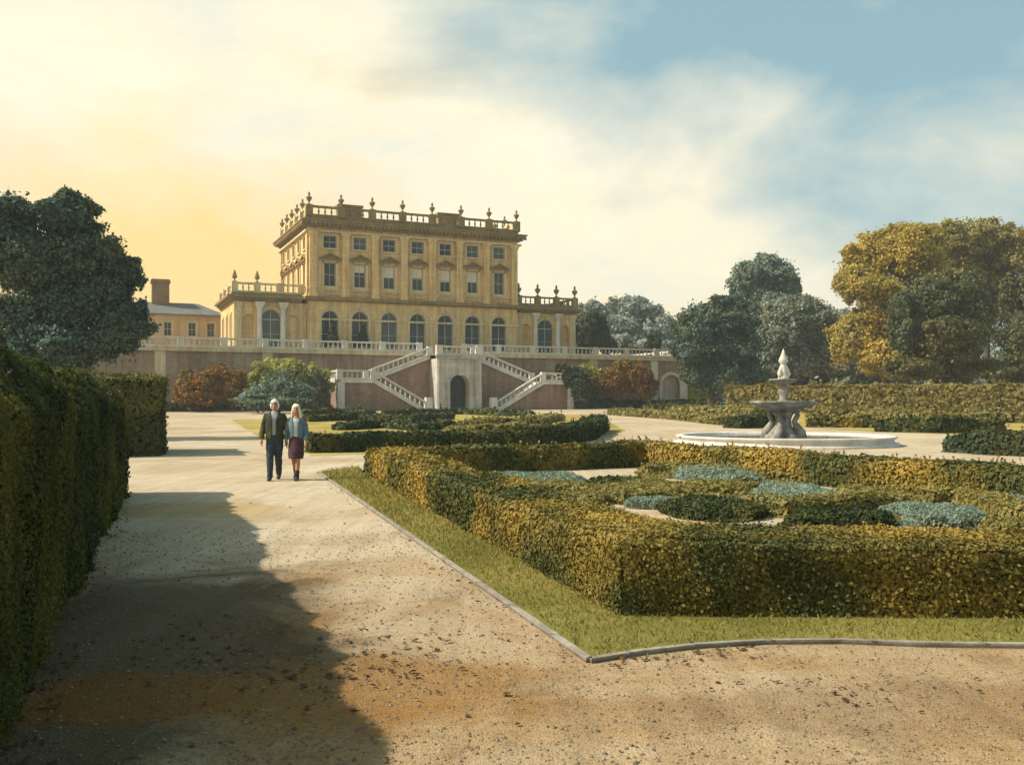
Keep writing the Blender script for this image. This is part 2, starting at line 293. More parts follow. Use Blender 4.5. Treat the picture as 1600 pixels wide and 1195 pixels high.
# ------------------------------------------------------------------ hedges, mounds, trees
def leafsize(y): return max(0.021, 0.0031*y)
def hedge(name, path, o0, o1, h, mats, label, cat='hedge', closed=False, group=None, cover=2.3, step=0.35, lump=0.035, ls=None, taper=0.0, parent=None, rnd=0.045):
    """clipped hedge along a path; o0..o1 = offsets to the left of the path; core of twigs plus leaves over every face"""
    pts = [Vector((p[0], p[1])) for p in path]; n = len(pts)
    def seg(i): d = (pts[(i+1) % n]-pts[i]); return d.normalized()
    offs = []
    for i in range(n):
        if closed or 0 < i < n-1:
            d0, d1 = seg(i-1), seg(i)
        else:
            d0 = d1 = seg(0) if i == 0 else seg(n-2)
        n0, n1 = Vector((-d0.y, d0.x)), Vector((-d1.y, d1.x)); m = (n0+n1).normalized()
        offs.append(m/max(0.35, m.dot(n0)))
    ring_c = []
    m = n if closed else n-1
    for i in range(m):
        a, b = pts[i], pts[(i+1) % n]; k = max(1, int((b-a).length/step))
        for j in range(k): f = j/k; ring_c.append((a.lerp(b, f), offs[i].lerp(offs[(i+1) % n], f)))
    if not closed: ring_c.append((pts[-1], offs[-1]))
    rr = min(rnd, h*0.25); prof = [(0, 0.0), (-taper*0+0, h*0.5), (0, h-rr), (rr/(o1-o0), h), (0.5, h), (1-rr/(o1-o0), h), (1, h-rr), (1, h*0.5), (1, 0.0)]
    R = len(ring_c); K = len(prof); V = np.zeros((R, K, 3))
    for i, (c, o) in enumerate(ring_c):
        for k, (t, z) in enumerate(prof):
            tt = t if taper == 0 else 0.5+(t-0.5)*(1-taper*z/h)
            q = c+o*(o0+(o1-o0)*tt); V[i, k] = (q.x, q.y, gz(q.y)+z)
    jit = rng.normal(0, lump, (R, K, 3)); jit[:, :, 2] *= 0.7; jit[:, 0, 2] = jit[:, -1, 2] = 0
    ph = rng.uniform(0, 6, 4); s = np.arange(R)*step
    und = lump*1.2*(np.sin(s*1.1+ph[0])+0.6*np.sin(s*2.7+ph[1]))
    V += jit; V[:, 2:7, 2] += und[:, None]
    quads = []
    for i in range(R if closed else R-1):
        i2 = (i+1) % R
        for k in range(K-1): quads.append((i*K+k, i2*K+k, i2*K+k+1, i*K+k+1))
    if not closed:
        for i in (0, R-1):
            quads += [(i*K+0, i*K+1, i*K+7, i*K+8), (i*K+1, i*K+2, i*K+6, i*K+7), (i*K+2, i*K+3, i*K+5, i*K+6), (i*K+3, i*K+4, i*K+5, i*K+5)]
    quads = [q for q in quads if len(set(q)) == 4]
    core = V.reshape(-1, 3); Q = np.array(quads)
    A, B, C, D = (core[Q[:, j]] for j in range(4))
    nr = np.cross(C-A, D-B); area = np.linalg.norm(nr, axis=1)/2; nr = unit(nr)
    cen = (A+B+C+D)/4
    mid = np.array([[ (ring_c[i][0]+ring_c[i][1]*(o0+o1)/2).x, (ring_c[i][0]+ring_c[i][1]*(o0+o1)/2).y] for i in range(R)])
    ridx = np.clip(Q.min(1)//K, 0, R-1)
    outw = cen-np.column_stack([mid[ridx], np.full(len(Q), 0)+core[:, 2].min()+h*0.5])
    flip = np.sum(outw*nr, 1) < 0; nr[flip] *= -1
    if not closed:
        e = len(Q)-6
        for j in range(len(Q)-6, len(Q)):
            i = Q[j].min()//K; d = seg(0) if i == 0 else seg(n-2); sg = -1 if i == 0 else 1
            nr[j] = (d.x*sg, d.y*sg, 0)
    dist = np.hypot(cen[:, 0], np.maximum(cen[:, 1], 3)); sz = np.maximum(0.0125, 0.0024*dist)
    if ls: sz = np.full(len(Q), ls)
    back = cen[:, 1] < 2.5
    sz[back] = np.maximum(sz[back], 0.06)
    cnt = rng.poisson(cover*area/(sz*sz*0.8))
    idx = np.repeat(np.arange(len(Q)), cnt); u = rng.random((len(idx), 1)); w = rng.random((len(idx), 1))
    p = (A[idx]*(1-u)+B[idx]*u)*(1-w)+(D[idx]*(1-u)+C[idx]*u)*w
    p = p+nr[idx]*(rng.normal(0.012, 0.02, (len(idx), 1))+sz[idx][:, None]*rng.uniform(-0.3, 0.7, (len(idx), 1)))
    p[:, 2] = np.maximum(p[:, 2], 0.01)
    LV, LQ = leaf_arrays(p, nr[idx], sz[idx]*np.where(rng.random(len(idx)) < 0.2, 1.5, 0.95), 0.34, 1.5)
    ns = int(len(idx)*0.006); k = rng.integers(0, len(idx), ns); rep = np.repeat(k, 4); hgt = np.tile([0.8, 1.5, 2.2, 2.9], ns)[:, None]     # stray shoots
    lean = np.repeat(unit(nr[idx[k]]+np.array([0, 0, 0.5])+rng.normal(0, 0.3, (ns, 3))), 4, 0)
    SV, SQ = leaf_arrays(p[rep]+lean*hgt*sz[idx[rep]][:, None]*0.8, lean, sz[idx[rep]]*0.9, 0.9, 1.6)
    LQ = np.vstack([LQ, SQ+len(LV)]); LV = np.vstack([LV, SV])
    core2 = core.copy()
    VV = np.vstack([core2, LV]); QQ = np.vstack([Q, LQ+len(core2)])
    mi = np.concatenate([np.ones(len(Q)), np.zeros(len(LQ))])
    o = np_object(name, VV, QQ, list(mats), mi, parent)
    if parent is None: tag(o, label, cat, group)
    return o
def blob_leaves(blobs, size, per, clumps=26, spread=0.7, long=1.5, tight=0.26, fill=0.25):
    """leaf clumps over and inside a set of ellipsoids (centre, radii)"""
    P_, N_ = [], []
    for (c, r) in blobs:
        c = np.array(c); r = np.array(r)
        d = unit(rng.normal(0, 1, (clumps, 3))); rad = rng.uniform(0.62, 0.98, (clumps, 1))
        cc = c+d*r*rad
        k = rng.integers(0, clumps, per); rc = tight*r*rng.uniform(0.45, 1.5, (clumps, 3))[k]
        q = np.clip(rng.normal(0, 0.62, (per, 3)), -1.9, 1.9)
        p = cc[k]+q*rc
        P_.append(p); N_.append(unit(q*0.6+d[k]*0.9))
        m = int(per*fill)
        d2 = unit(rng.normal(0, 1, (m, 3))); p2 = c+d2*r*np.cbrt(rng.uniform(0.05, 0.75, (m, 1)))
        P_.append(p2); N_.append(d2)
    return leaf_arrays(np.vstack(P_), np.vstack(N_), size, spread, long)
def tree(name, label, px, Y, blobs, leaf, per, mat, base_py=None, trunk_r=0.4, group=None, clumps=26, tight=0.26, cat='tree', fill=0.25, depth=0.8, limbs=7, dx=0.0):
    """blobs: (px, py, rx, ry) seen at distance Y, given real depth; trunk with limbs reaching into the crown"""
    global rng; rng = np.random.default_rng(int(px*7+Y))          # each tree keeps its own shape
    bx = (px-HX)/F*Y; bz = gz(Y) if base_py is None else CH-(base_py-HY)/F*Y
    root = thing(name, label, cat, (bx, Y, bz), 0, group)
    bl = []
    for i, (qx, qy, rx, ry) in enumerate(blobs):
        c = P(qx, qy, Y); k = Y/F
        dy = rng.uniform(-0.5, 0.5)*rx*k
        bl.append(((c.x-bx, dy, c.z-bz), (rx*k, max(rx, ry)*k*depth, ry*k)))
    leaf *= 0.72; per = int(per*1.75)
    big = [(c, tuple(0.86*q for q in r)) for c, r in bl]; small = []
    for c, r in bl:                                            # boughs pushing out of each mass
        for _ in range(7):
            d = unit(rng.normal(0, 1, (1, 3)))[0]; d[2] = d[2]*0.9+0.1; f = rng.uniform(0.2, 0.46)
            small.append((tuple(np.array(c)+d*np.array(r)*rng.uniform(0.72, 1.02)), tuple(f*q*rng.uniform(0.8, 1.2) for q in (max(r[0], r[2]*0.8), r[1], r[2]*0.8))))
    V, Q = blob_leaves(big, leaf, int(per*0.8), clumps, tight=tight, fill=fill)
    V2, Q2 = blob_leaves(small, leaf*0.9, max(60, int(per*0.13)), 9, tight=0.42, fill=0.15, spread=0.9)
    V = np.vstack([V, V2]); Q = np.vstack([Q, Q2+V.shape[0]-V2.shape[0]])
    V[:, 2] = np.maximum(V[:, 2], 0.05)
    np_object('crown', V, Q, mat, None, root)
    t = MB(); top = max(b[0][2] for b in bl); cx = sum(b[0][0] for b in bl)/len(bl)
    hgt = top*0.85
    t.tube([(0, 0, -0.3), (0, 0, hgt*0.15), (cx*0.3, 0.1, hgt*0.45), (cx*0.7, 0, hgt*0.75), (cx*0.8, 0, hgt)],
           [trunk_r*1.5, trunk_r, trunk_r*0.8, trunk_r*0.5, trunk_r*0.12], 9)
    for j, ((x, y, z), r) in enumerate(bl[:limbs]):
        z0 = min(hgt*0.9, max(hgt*0.25, z*0.6)); f = z0/hgt
        s0 = Vector((cx*f*0.85, 0, z0)); e = Vector((x, y, z)); mdl = s0.lerp(e, 0.5)+Vector((0, 0, -0.06*(e-s0).length))
        t.tube([s0, mdl, e, e+(e-mdl)*0.6], [trunk_r*0.4, trunk_r*0.28, trunk_r*0.16, 0.03], 6)
    t.build('trunk', M['bark'], root, True)
    return root
def mound(name, label, cx, cy, ax, ay, h, mat, rz=0.0, group=None, cat='plant', leaf=None, cover=2.2, spiky=0.0, clump=0.12):
    """low clipped or loose plant mass: leaf-covered uneven dome with an inner body"""
    z0 = gz(cy); leaf = leaf or leafsize(cy)
    area = PI*ax*ay*1.3+PI*(ax+ay)*h
    n = int(min(26000, cover*area/(leaf*leaf*0.8)))
    k = max(5, int(area*1.6)); kc = rng.uniform(-1, 1, (k, 2)); kh = rng.uniform(-1, 1, k)
    def height(x, y):
        r = np.sqrt(x*x+y*y); ang = np.arctan2(y, x)
        edge = 1+0.12*np.sin(3*ang+kc[0, 0]*3)+0.10*np.sin(5*ang+kc[1, 0]*3)+0.05*np.sin(11*ang)
        b = np.clip(1-(r/edge)**5, 0, 1)**0.5
        w = sum(kh[i]*np.exp(-((x-kc[i, 0])**2+(y-kc[i, 1])**2)/0.06) for i in range(k))
        return h*b*(1+clump*w)
    cosr, sinr = math.cos(rz), math.sin(rz)
    def world(x, y, z): X = x*ax; Y_ = y*ay; return np.column_stack([X*cosr-Y_*sinr, X*sinr+Y_*cosr, z])
    a = rng.uniform(0, 2*PI, n); r = np.sqrt(rng.uniform(0, 1.05, n)); x, y = r*np.cos(a), r*np.sin(a)
    side = rng.random(n) < (PI*(ax+ay)*h)/area*0.7
    r[side] = rng.uniform(0.9, 1.04, side.sum()); x, y = r*np.cos(a), r*np.sin(a)
    z = height(x, y); z = np.where(side, z*rng.uniform(0.05, 1, n), z+rng.normal(0, leaf*0.5, n)); z = np.maximum(z, 0.01)
    e = 0.05; gx = (height(x+e, y)-height(x-e, y))/(2*e*ax); gy = (height(x, y+e)-height(x, y-e))/(2*e*ay)
    nr = np.column_stack([-gx*cosr+gy*sinr, -gx*sinr-gy*cosr, np.ones(n)]); nr = unit(np.clip(nr, -4, 4))
    V, Q = leaf_arrays(world(x, y, z), nr, leaf, 0.6, 1.5+spiky*1.5, up=spiky*2)
    # inner body
    g = 12; cv = []; cq = []
    for i in range(g+1):
        rr = i/g*0.97
        for j in range(20):
            t = 2*PI*j/20; xx, yy = np.array([rr*math.cos(t)]), np.array([rr*math.sin(t)])
            zz = height(xx, yy)*0.93 if i < g else np.array([0.0]); cv.append(world(xx, yy, zz)[0])
    for i in range(g):
        for j in range(20): cq.append((i*20+j, i*20+(j+1) % 20, (i+1)*20+(j+1) % 20, (i+1)*20+j))
    VV = np.vstack([np.array(cv), V]); QQ = np.vstack([np.array(cq), Q+len(cv)])
    o = np_object(name, VV, QQ, [mat, M['yew_twig'] if mat in (M['box_dark'], M['darkgreen']) else M['box_twig']], np.concatenate([np.ones(len(cq)), np.zeros(len(Q))]))
    o.location = (cx, cy, z0)
    return tag(o, label, cat, group)

# ------------------------------------------------------------------ ground
def sheet(name, poly, dz, mat, thick=0.0):
    """flat polygon laid over the terrain (bent where the garden starts to rise)"""
    bm = bmesh.new(); vs = [bm.verts.new((x, y, 0)) for x, y in poly]; bm.faces.new(vs); bm.normal_update()
    bmesh.ops.triangulate(bm, faces=bm.faces[:])
    for yy in (40, 140):
        bmesh.ops.bisect_plane(bm, geom=bm.verts[:]+bm.edges[:]+bm.faces[:], plane_co=(0, yy, 0), plane_no=(0, 1, 0))
    for v in bm.verts: v.co.z = gz(v.co.y)+dz
    if thick:
        r = bmesh.ops.extrude_face_region(bm, geom=bm.faces[:])
        for v in [g for g in r['geom'] if isinstance(g, bmesh.types.BMVert)]: v.co.z -= thick
    bmesh.ops.recalc_face_normals(bm, faces=bm.faces[:])
    me = bpy.data.meshes.new(name); bm.to_mesh(me); bm.free(); me.materials.append(mat)
    o = link(bpy.data.objects.new(name, me)); o['kind'] = 'structure'; return o
gr = sheet('ground', [(-900, -120), (900, -120), (900, 700), (-900, 700)], -0.004, M['field'])
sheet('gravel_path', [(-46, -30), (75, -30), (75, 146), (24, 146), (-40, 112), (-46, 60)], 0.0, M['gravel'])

# ------------------------------------------------------------------ the house on its terrace (local frame: u along the front, v inwards)
O = (-8.97, 122.0); TH = math.radians(23.7)
TF = 8.1                                                        # terrace floor height
# ---- terrace
ter = MB(); ter.box(-75, 36.9, 0.55, 62, 0.2, TF)
t_o = ter.build('terrace_ground', M['floor']); t_o.location = (O[0], O[1], 0); t_o.rotation_euler = (0, 0, TH); struct(t_o)

BAL = [(0.085, 0), (0.085, 0.05), (0.05, 0.09), (0.11, 0.27), (0.065, 0.47), (0.045, 0.56), (0.085, 0.60), (0.085, 0.66)]
def balustrade(mb, p0, p1, h=1.05, sp=0.40, piers=(True, True), step=None, pw=0.55, n=7):
    p0, p1 = Vector(p0), Vector(p1); L = Vector((p1.x-p0.x, p1.y-p0.y)).length
    ks = h/1.05
    mb.beam(p0, p1, 0.34*ks, 0, 0.2*ks); mb.beam(p0, p1, 0.36*ks, 0.86*ks, h)
    marks = [0.0]
    if step:
        k = max(1, round(L/step)); marks = [i/k for i in range(k+1)]
    else: marks = [0.0, 1.0]
    for i, f in enumerate(marks):
        if (i == 0 and not piers[0]) or (i == len(marks)-1 and not piers[1]): continue
        q = p0.lerp(p1, f); d = (p1-p0).normalized()*pw/2*0.98; 
        mb.beam((q.x-d.x, q.y-d.y, q.z), (q.x+d.x, q.y+d.y, q.z), pw*0.8, 0.0, h+0.06)
    for a, b in zip(marks[:-1], marks[1:]):
        k = int((b-a)*L/(sp*ks)); 
        for j in range(k):
            f = a+(b-a)*(j+0.5)/k
            if min(f-a, b-f)*L < pw*0.55: continue
            q = p0.lerp(p1, f); mb.lathe((q.x, q.y, q.z+0.2*ks), [(r*ks, z*ks) for r, z in BAL], n, False)
URN = [(0.22, 0), (0.22, 0.12), (0.10, 0.2), (0.09, 0.35), (0.24, 0.55), (0.40, 0.85), (0.42, 1.0), (0.30, 1.05), (0.17, 1.15), (0.12, 1.3), (0.17, 1.42), (0.13, 1.58), (0.03, 1.75)]
urn_me = MB(); urn_me.lathe((0, 0, 0), URN, 12); urn_mesh = urn_me.mesh('urn', M['dark_stone'], True)
CONE = [(0.2, 0), (0.2, 0.1), (0.08, 0.18), (0.08, 0.3), (0.34, 0.5), (0.30, 0.7), (0.18, 1.1), (0.03, 1.5)]
fin_me = MB(); fin_me.lathe((0, 0, 0), CONE, 10); fin_mesh = fin_me.mesh('finial', M['dark_stone'], True)
def inst(name, me, parent, loc, rz=0, sc_=1.0):
    o = bpy.data.objects.new(name, me); link(o, parent); o.location = loc; o.rotation_euler = (0, 0, rz); o.scale = (sc_,)*3; return o

def wall_band(mb, f, s0, s1, z0, z1, ops, d=0.35, arcs=10):
    """wall face with real openings; ops = (centre, width, bottom, top, arched)"""
    q = lambda a, za, b, zb: mb.quad(f(a, 0, za), f(b, 0, za), f(b, 0, zb), f(a, 0, zb))
    cur = s0
    for (c, w, zb, zt, arch) in sorted(ops):
        a, b = c-w/2, c+w/2
        q(cur, z0, a, z1)
        if zb > z0: q(a, z0, b, zb)
        if arch:
            zs = zt-w/2; pts = [(c-w/2*math.cos(PI*k/arcs), zs+w/2*math.sin(PI*k/arcs)) for k in range(arcs+1)]
            for (x0, y0), (x1, y1) in zip(pts[:-1], pts[1:]): mb.quad(f(x0, 0, y0), f(x1, 0, y1), f(x1, 0, z1), f(x0, 0, z1))
            out = [(a, zb)]+pts+[(b, zb)]
        else:
            q(a, zt, b, z1); out = [(a, zb), (a, zt), (b, zt), (b, zb)]
        for (x0, y0), (x1, y1) in zip(out, out[1:]+out[:1]): mb.quad(f(x0, 0, y0), f(x1, 0, y1), f(x1, d, y1), f(x0, d, y0))
        cur = b
    q(cur, z0, s1, z1)

# ---- window kinds: meshes made once (x along the wall, y inwards, z up from the opening's foot)
def win_meshes(kind, w, h, d=0.33):
    fr, su, pa, pe, bd = MB(), MB(), MB(), MB(), MB(); r = w/2
    if kind == 'arch':
        zs = h-r; n = 12
        pts = [(-r, 0)]+[(-r*math.cos(PI*k/n), zs+r*math.sin(PI*k/n)) for k in range(n+1)]+[(r, 0)]
        pa.poly([(x, d, z) for x, z in pts])
        def band(mb, r0, r1, y0, y1, zb):
            A = [(-r1, zb)]+[(-r1*math.cos(PI*k/n), zs+r1*math.sin(PI*k/n)) for k in range(n+1)]+[(r1, zb)]
            B = [(-r0, zb)]+[(-r0*math.cos(PI*k/n), zs+r0*math.sin(PI*k/n)) for k in range(n+1)]+[(r0, zb)]
            for i in range(len(A)-1):
                a, b, c, e = A[i], A[i+1], B[i+1], B[i]
                mb.quad((a[0], y0, a[1]), (b[0], y0, b[1]), (c[0], y0, c[1]), (e[0], y0, e[1]))
                mb.quad((a[0], y0, a[1]), (b[0], y0, b[1]), (b[0], y1, b[1]), (a[0], y1, a[1]))
                mb.quad((e[0], y0, e[1]), (c[0], y0, c[1]), (c[0], y1, c[1]), (e[0], y1, e[1]))
        band(su, r+0.03, r+0.32, -0.10, 0.02, zs-0.25); band(su, r+0.32, r+0.42, -0.16, 0.02, zs-0.25)
        su.box(-0.14, 0.14, -0.22, 0.02, h-0.02, h+0.5)
        for s in (-1, 1): su.box(s*(r+0.03) if s > 0 else -(r+0.36), s*(r+0.36) if s > 0 else -(r+0.03), -0.12, 0.02, 0, zs-0.26); su.box((r-0.02) if s > 0 else -(r+0.44), (r+0.44) if s > 0 else -(r-0.02), -0.17, 0.02, zs-0.25, zs-0.05)
        band(fr, r-0.10, r-0.002, d-0.10, d-0.01, 0)
        fr.box(-r+0.1, r-0.1, d-0.10, d-0.02, zs-0.06, zs+0.06); fr.box(-0.05, 0.05, d-0.085, d-0.015, 0.0, zs-0.06); fr.box(-0.035, 0.035, d-0.085, d-0.015, zs+0.06, h-0.1)
        fr.box(-r+0.1, -0.05, d-0.07, d-0.018, zs*0.5-0.03, zs*0.5+0.03); fr.box(0.05, r-0.1, d-0.07, d-0.018, zs*0.5-0.03, zs*0.5+0.03)
        fr.box(-r+0.1, r-0.1, d-0.09, d-0.012, 0.0, 0.22) if False else fr.box(-r+0.1, -0.052, d-0.08, d-0.012, 0.0, 0.3)
        fr.box(0.052, r-0.1, d-0.08, d-0.012, 0.0, 0.3)
    else:
        pa.poly([(-r, d, 0), (r, d, 0), (r, d, h), (-r, d, h)])
        for s in (-1, 1): fr.box(r-0.09 if s > 0 else -r+0.002, r-0.002 if s > 0 else -r+0.09, d-0.09, d-0.01, 0.002, h-0.002)
        fr.box(-r+0.09, r-0.09, d-0.09, d-0.01, 0.002, 0.09); fr.box(-r+0.09, r-0.09, d-0.09, d-0.01, h-0.09, h-0.002)
        fr.box(-r+0.09, r-0.09, d-0.08, d-0.012, h*0.5-0.04, h*0.5+0.04)
        fr.box(-0.03, 0.03, d-0.07, d-0.014, 0.09, h*0.5-0.04); fr.box(-0.03, 0.03, d-0.07, d-0.014, h*0.5+0.04, h-0.09)
        t = 0.24 if kind == 'square' else 0.28
        for s in (-1, 1): su.box(r+0.003 if s > 0 else -r-t, r+t if s > 0 else -r-0.003, -0.11, 0.02, -0.02, h+0.003)
        su.box(-r-t, r+t, -0.113, 0.02, h+0.003, h+t)
        su.box(-r-t-0.1, r+t+0.1, -0.2, 0.02, -0.18, -0.022)
        if kind == 'pediment':
            W = r+0.62; z0 = h+t+0.002
            pe.box(-W, W, -0.36, 0.02, z0, z0+0.16)
            y0, y1 = -0.30, 0.02; H = 0.78; zb = z0+0.162
            def bar(xa, za, xb, zb_, th, yy0):
                pe.add([(xa, yy0, za), (xb, yy0, zb_), (xb, yy0, zb_+th), (xa, yy0, za+th), (xa, y1, za), (xb, y1, zb_), (xb, y1, zb_+th), (xa, y1, za+th)],
                       [(0,1,2,3),(4,7,6,5),(0,4,5,1),(3,2,6,7),(0,3,7,4),(1,5,6,2)])
            bar(-W, zb, 0, zb+H-0.15, 0.18, -0.38); bar(W, zb, 0, zb+H-0.15, 0.18, -0.38)
            pe.poly([(-W+0.15, -0.08, zb), (W-0.15, -0.08, zb), (0, -0.08, zb+H-0.2)])
            for s in (-1, 1): pe.box(s*(r+0.14)-0.11, s*(r+0.14)+0.11, -0.26, -0.115, h-0.1, h+t-0.002)
    return dict(frame=fr.mesh('window', M['joinery'], False), surround=su.mesh('surround', M['trim_stone']), pane=pa.mesh('pane', M['glass']),
                pediment=pe.mesh('pediment', M['dark_stone']) if pe.F else None)
WK = {'square': win_meshes('square', 1.7, 1.6), 'pediment': win_meshes('pediment', 1.5, 3.0), 'arch': win_meshes('arch', 2.15, 4.9), 'bigarch': win_meshes('arch', 2.5, 4.9),
      'slim': win_meshes('square', 0.9, 3.6), 'small': win_meshes('square', 1.0, 1.9), 'sidesq': win_meshes('square', 1.3, 1.6), 'sideped': win_meshes('pediment', 1.3, 3.0)}
def blind_mesh(w, h, frac, d=0.30):
    b = MB(); b.box(-w/2+0.1, w/2-0.1, d-0.02, d+0.012, h*(1-frac), h-0.1); return b.mesh('blind', M['blind'])
def sillbal_mesh(w):
    b = MB(); k = 6
    for i in range(k): b.lathe((-w/2+w*(i+0.5)/k, -0.12, 0), [(0.07, 0), (0.05, 0.08), (0.09, 0.3), (0.05, 0.5), (0.07, 0.6)], 7, False)
    b.box(-w/2-0.2, w/2+0.2, -0.26, 0.02, 0.6, 0.74); b.box(-w/2-0.2, w/2+0.2, -0.24, 0.02, -0.1, 0.0); return b.mesh('sill_balustrade', M['trim_stone'])
SB = sillbal_mesh(1.9)
def put_window(root, kind, loc, rz=0.0, blind=0.0, sb=False, wh=(1.5, 3.0)):
    k = WK[kind]
    w = inst('window', k['frame'], root, loc, rz)
    inst('surround', k['surround'], w, (0, 0, 0)); inst('pane', k['pane'], w, (0, 0, 0))
    if k['pediment']: inst('pediment', k['pediment'], w, (0, 0, 0))
    if blind: inst('blind', blind_mesh(wh[0], wh[1], blind), w, (0, 0, 0))
    if sb: inst('sill_balustrade', SB, w, (0, 0, -0.94))
    return w

# ---- the mansion
man = thing('mansion', 'golden stone three storey mansion with balustraded roof and low side wings', 'mansion', (O[0], O[1], TF), TH)
D = -TF
UC, HW = -1.66, 14.45; uL, uR = UC-HW, UC+HW; VF, VB = 5.0, 24.0; BAY = 3.9
bays = [UC+BAY*k for k in range(-3, 4)]
w = MB(); ff = lambda s, n, z: (s, VF+n, z)
wall_band(w, ff, uL, uR, TF, 14.7, [(c, 2.15, 8.5, 13.4, True) for c in bays])
wall_band(w, ff, uL, uR, 14.7, 20.95, [(c, 1.5, 16.5, 19.5, False) for c in bays])
wall_band(w, ff, uL, uR, 20.95, 24.0, [(c, 1.7, 21.35, 22.95, False) for c in bays])
sb_v = [VF+2.2+3.65*k for k in range(5)]
fl = lambda s, n, z: (uL+n, s, z); fr_ = lambda s, n, z: (uR-n, s, z)
for f_ in (fl, fr_):
    wall_band(w, f_, VF, VB, TF, 14.7, [])
    wall_band(w, f_, VF, VB, 14.7, 20.95, [(s, 1.3, 16.5, 19.5, False) for s in sb_v])
    wall_band(w, f_, VF, VB, 20.95, 24.0, [(s, 1.3, 21.35, 22.95, False) for s in sb_v])
w.quad((uL, VB, TF), (uR, VB, TF), (uR, VB, 24), (uL, VB, 24))
w.quad((uL+0.5, VF+0.5, 24.9), (uR-0.5, VF+0.5, 24.9), (uR-0.5, VB-0.5, 24.9), (uL+0.5, VB-0.5, 24.9))
w.build('wall', M['gold_stone'], man, dz=D)
def ringband(mb, a, b, c, d, p, z0, z1, inner=0.0):         # moulding round a block, projecting p
    mb.box(a-p, b+p, c-p, c+0.02-inner, z0, z1); mb.box(a-p, b+p, d-0.02, d+p, z0, z1)
    mb.box(a-p, a+0.02, c+0.02, d-0.02, z0, z1); mb.box(b-0.02, b+p, c+0.02, d-0.02, z0, z1)
t = MB()
ringband(t, uL, uR, VF, VB, 0.25, 14.55, 14.72); ringband(t, uL, uR, VF, VB, 0.55, 14.722, 15.0); ringband(t, uL, uR, VF, VB, 0.42, 15.002, 15.12)
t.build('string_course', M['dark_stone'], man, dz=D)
t = MB(); ringband(t, uL, uR, VF, VB, 0.12, 12.15, 12.4); ringband(t, uL, uR, VF, VB, 0.16, 16.0, 16.2); ringband(t, uL, uR, VF, VB, 0.3, 8.1, 8.45)
ringband(t, uL, uR, VF, VB, 0.45, 23.3, 23.55)
# broken bands stop at the openings: cut by keeping them shallow behind the surrounds
t.build('moulding', M['trim_stone'], man, dz=D)
t = MB()
for p, z0, z1 in ((0.35, 23.95, 24.15), (0.6, 24.152, 24.32), (0.95, 24.322, 24.6), (1.08, 24.602, 24.8)): ringband(t, uL, uR, VF, VB, p, z0, z1)
k = int((uR-uL+2)/0.55)
for i in range(k):
    x = uL-0.9+(uR-uL+1.8)*i/(k-1); t.box(x-0.13, x+0.13, VF-0.9, VF-0.602, 24.1, 24.32)
k = int((VB-VF)/0.55)
for i in range(k):
    y = VF+(VB-VF)*i/(k-1)
    for X in (uL, uR): s = -1 if X == uL else 1; t.box(min(X+s*0.602, X+s*0.9), max(X+s*0.602, X+s*0.9), y-0.13, y+0.13, 24.1, 24.32)
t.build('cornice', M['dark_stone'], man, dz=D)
# pilasters with capitals
ps = [uL+0.55]+[(a+b)/2 for a, b in zip(bays[:-1], bays[1:])]+[uR-0.55]
for s_ in ps:
    p = MB(); p.box(s_-0.45, s_+0.45, VF-0.36, VF+0.02, 15.5, 22.6); p.box(s_-0.55, s_+0.55, VF-0.415, VF+0.02, 15.122, 15.5)
    p.frus(s_, VF-0.2, 22.6, 23.1, 0.42, 0.17, 0.6, 0.36); p.box(s_-0.62, s_+0.62, VF-0.56, VF+0.02, 23.1, 23.298)
    p.build('pilaster', M['gold_stone'], man, dz=D)
for s_ in (VF+0.4, VB-0.4):
    p = MB(); p.box(uL-0.2, uL+0.02, s_-0.4, s_+0.4, 15.122, 23.298); p.build('pilaster', M['gold_stone'], man, dz=D)
# parapet
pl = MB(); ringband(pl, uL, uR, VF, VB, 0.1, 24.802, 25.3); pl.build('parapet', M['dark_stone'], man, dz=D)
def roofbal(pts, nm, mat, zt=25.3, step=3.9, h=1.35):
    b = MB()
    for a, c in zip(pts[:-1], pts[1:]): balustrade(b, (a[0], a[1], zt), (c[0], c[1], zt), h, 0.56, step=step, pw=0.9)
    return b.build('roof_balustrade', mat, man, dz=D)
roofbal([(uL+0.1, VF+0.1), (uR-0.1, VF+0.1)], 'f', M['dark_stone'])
for X in (uL+0.1, uR-0.1): roofbal([(X, VF+1.0), (X, VB-0.1)], 's', M['trim_stone'])
roofbal([(uL+1.0, VB-0.1), (uR-1.0, VB-0.1)], 'b', M['trim_stone'])
nfu = round((uR-uL-0.2)/3.9)
for i in range(nfu+1): inst('urn', urn_mesh, man, (uL+0.1+(uR-uL-0.2)*i/nfu, VF+0.1, 26.7+D), 0, 0.95)
for i in range(1, 6): inst('urn', urn_mesh, man, (uL+0.1, VF+0.6+(VB-VF-0.7)*i/5, 26.7+D), 0, 0.9); inst('urn', urn_mesh, man, (uR-0.1, VF+0.6+(VB-VF-0.7)*i/5, 26.7+D), 0, 0.9)
for cx in (uL+5.9, uR-9.3):
    c = MB(); c.box(cx-1.55, cx+1.55, VF+2.0, VF+3.6, 24.9, 27.2); c.box(cx-1.7, cx+1.7, VF+1.85, VF+3.75, 27.2, 27.5)
    c.build('chimney_stack', M['dark_stone'], man, dz=D)
